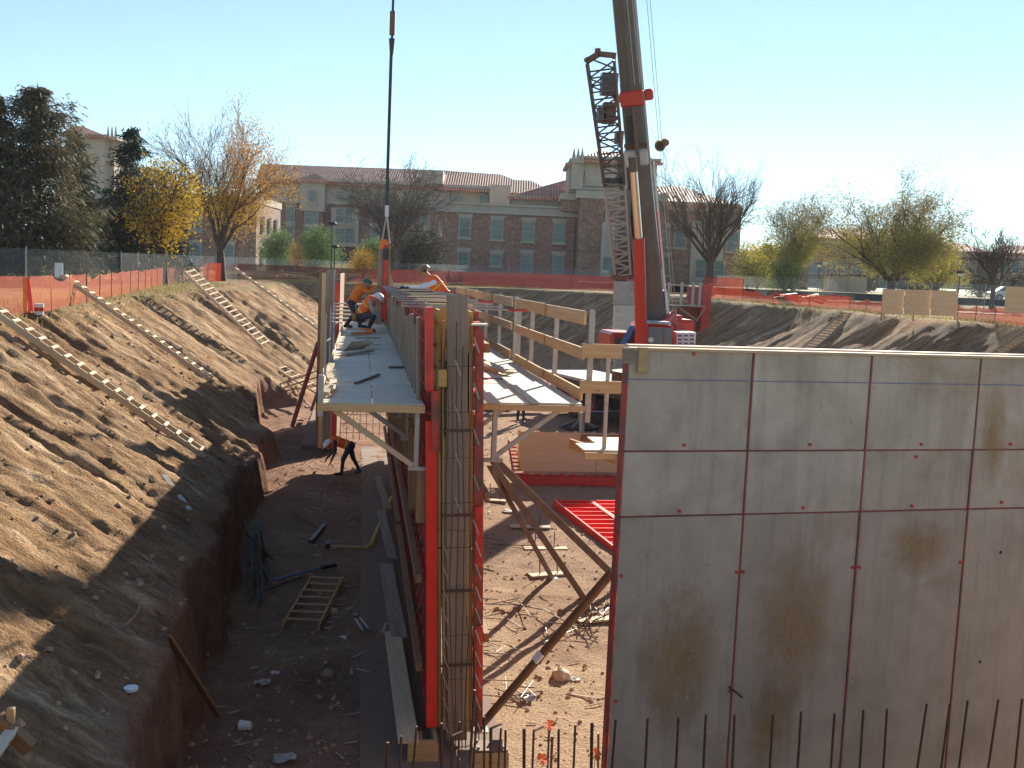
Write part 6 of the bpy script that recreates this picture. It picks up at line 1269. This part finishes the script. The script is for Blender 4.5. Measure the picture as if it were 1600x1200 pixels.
person('person in brown helmet, white sleeves and orange vest leaning over the form tops', caps, (('helmet', hat(fr, .03), 'hat_brown'), ('eyes', ey, 'black'), ('reflective_band', band(sh-(sh-hip)*.22, sh-hip, .184), 'lime'), ('reflective_band', band(hip+(sh-hip)*.35, sh-hip, .174), 'lime'), ('ear_defenders', (lambda m: (m.tube(fr[0]+fr[3]*.09, fr[0]+fr[3]*.13, .045, .04, 10), m.tube(fr[0]-fr[3]*.09, fr[0]-fr[3]*.13, .045, .04, 10), m)[2])(MB()), 'black')))
# 5 standing worker on the floor beyond the right deck
x, y, z = 6.85, 44.0, H(6.85, 44)+.02
hc, ey, fr = head((x, y-.02, z+1.64), (.1, -1, 0))
caps = [(Vector((x, y, z+.98)), .15, Vector((x, y, z+1.38)), .17, 'vest'), (Vector((x, y, z+1.42)), .06, Vector((x, y, z+1.58)), .06, 'skin'), (Vector((x, y, z+.96)), .155, Vector((x, y, z+.9)), .15, 'cloth_dark')]+hc
for s_ in (-1, 1):
    caps += [((x+s_*.09, y, z+.9), .105, (x+s_*.11, y-.01, z+.5), .078, 'cloth_dark'), ((x+s_*.11, y-.01, z+.5), .075, (x+s_*.13, y, z+.07), .055, 'cloth_dark'), ((x+s_*.13, y, z+.06), .05, (x+s_*.15, y-.18, z+.05), .045, 'black'),
             ((x+s_*.20, y, z+1.38), .068, (x+s_*.28, y+.02, z+1.08), .052, 'cloth_rust'), ((x+s_*.28, y+.02, z+1.08), .05, (x+s_*.26, y-.12, z+.84), .034, 'cloth_rust')]+hand((x+s_*.26, y-.12, z+.84), (0, -.2, -1), 'skin', (0, -1, 0))
person('person standing on the sunlit floor beyond the right deck in orange vest and dark trousers', caps, (('helmet', hat(fr, .03), 'white'), ('eyes', ey, 'black'), ('reflective_band', band((x, y, z+1.15), (0, 0, 1), .178), 'lime')))

# ------------------------------------------------------------------ air
hz = bpy.data.meshes.new('haze'); bm = bmesh.new(); bmesh.ops.create_cube(bm, size=1)
for v in bm.verts: v.co = Vector((v.co.x*760, v.co.y*620+240, 30+v.co.z*64))
bm.to_mesh(hz); bm.free(); hm = bpy.data.materials.new('haze'); hm.use_nodes = True; hm.node_tree.nodes.clear()
pv = hm.node_tree.nodes.new('ShaderNodeVolumePrincipled'); pv.inputs['Density'].default_value = .00014; pv.inputs['Color'].default_value = (.86, .93, 1, 1); pv.inputs['Anisotropy'].default_value = .3
ho = hm.node_tree.nodes.new('ShaderNodeOutputMaterial'); hm.node_tree.links.new(pv.outputs[0], ho.inputs['Volume'])
hz.materials.append(hm); tag(link('haze', hz), 'thin bright haze in the air over the site', kind='stuff')
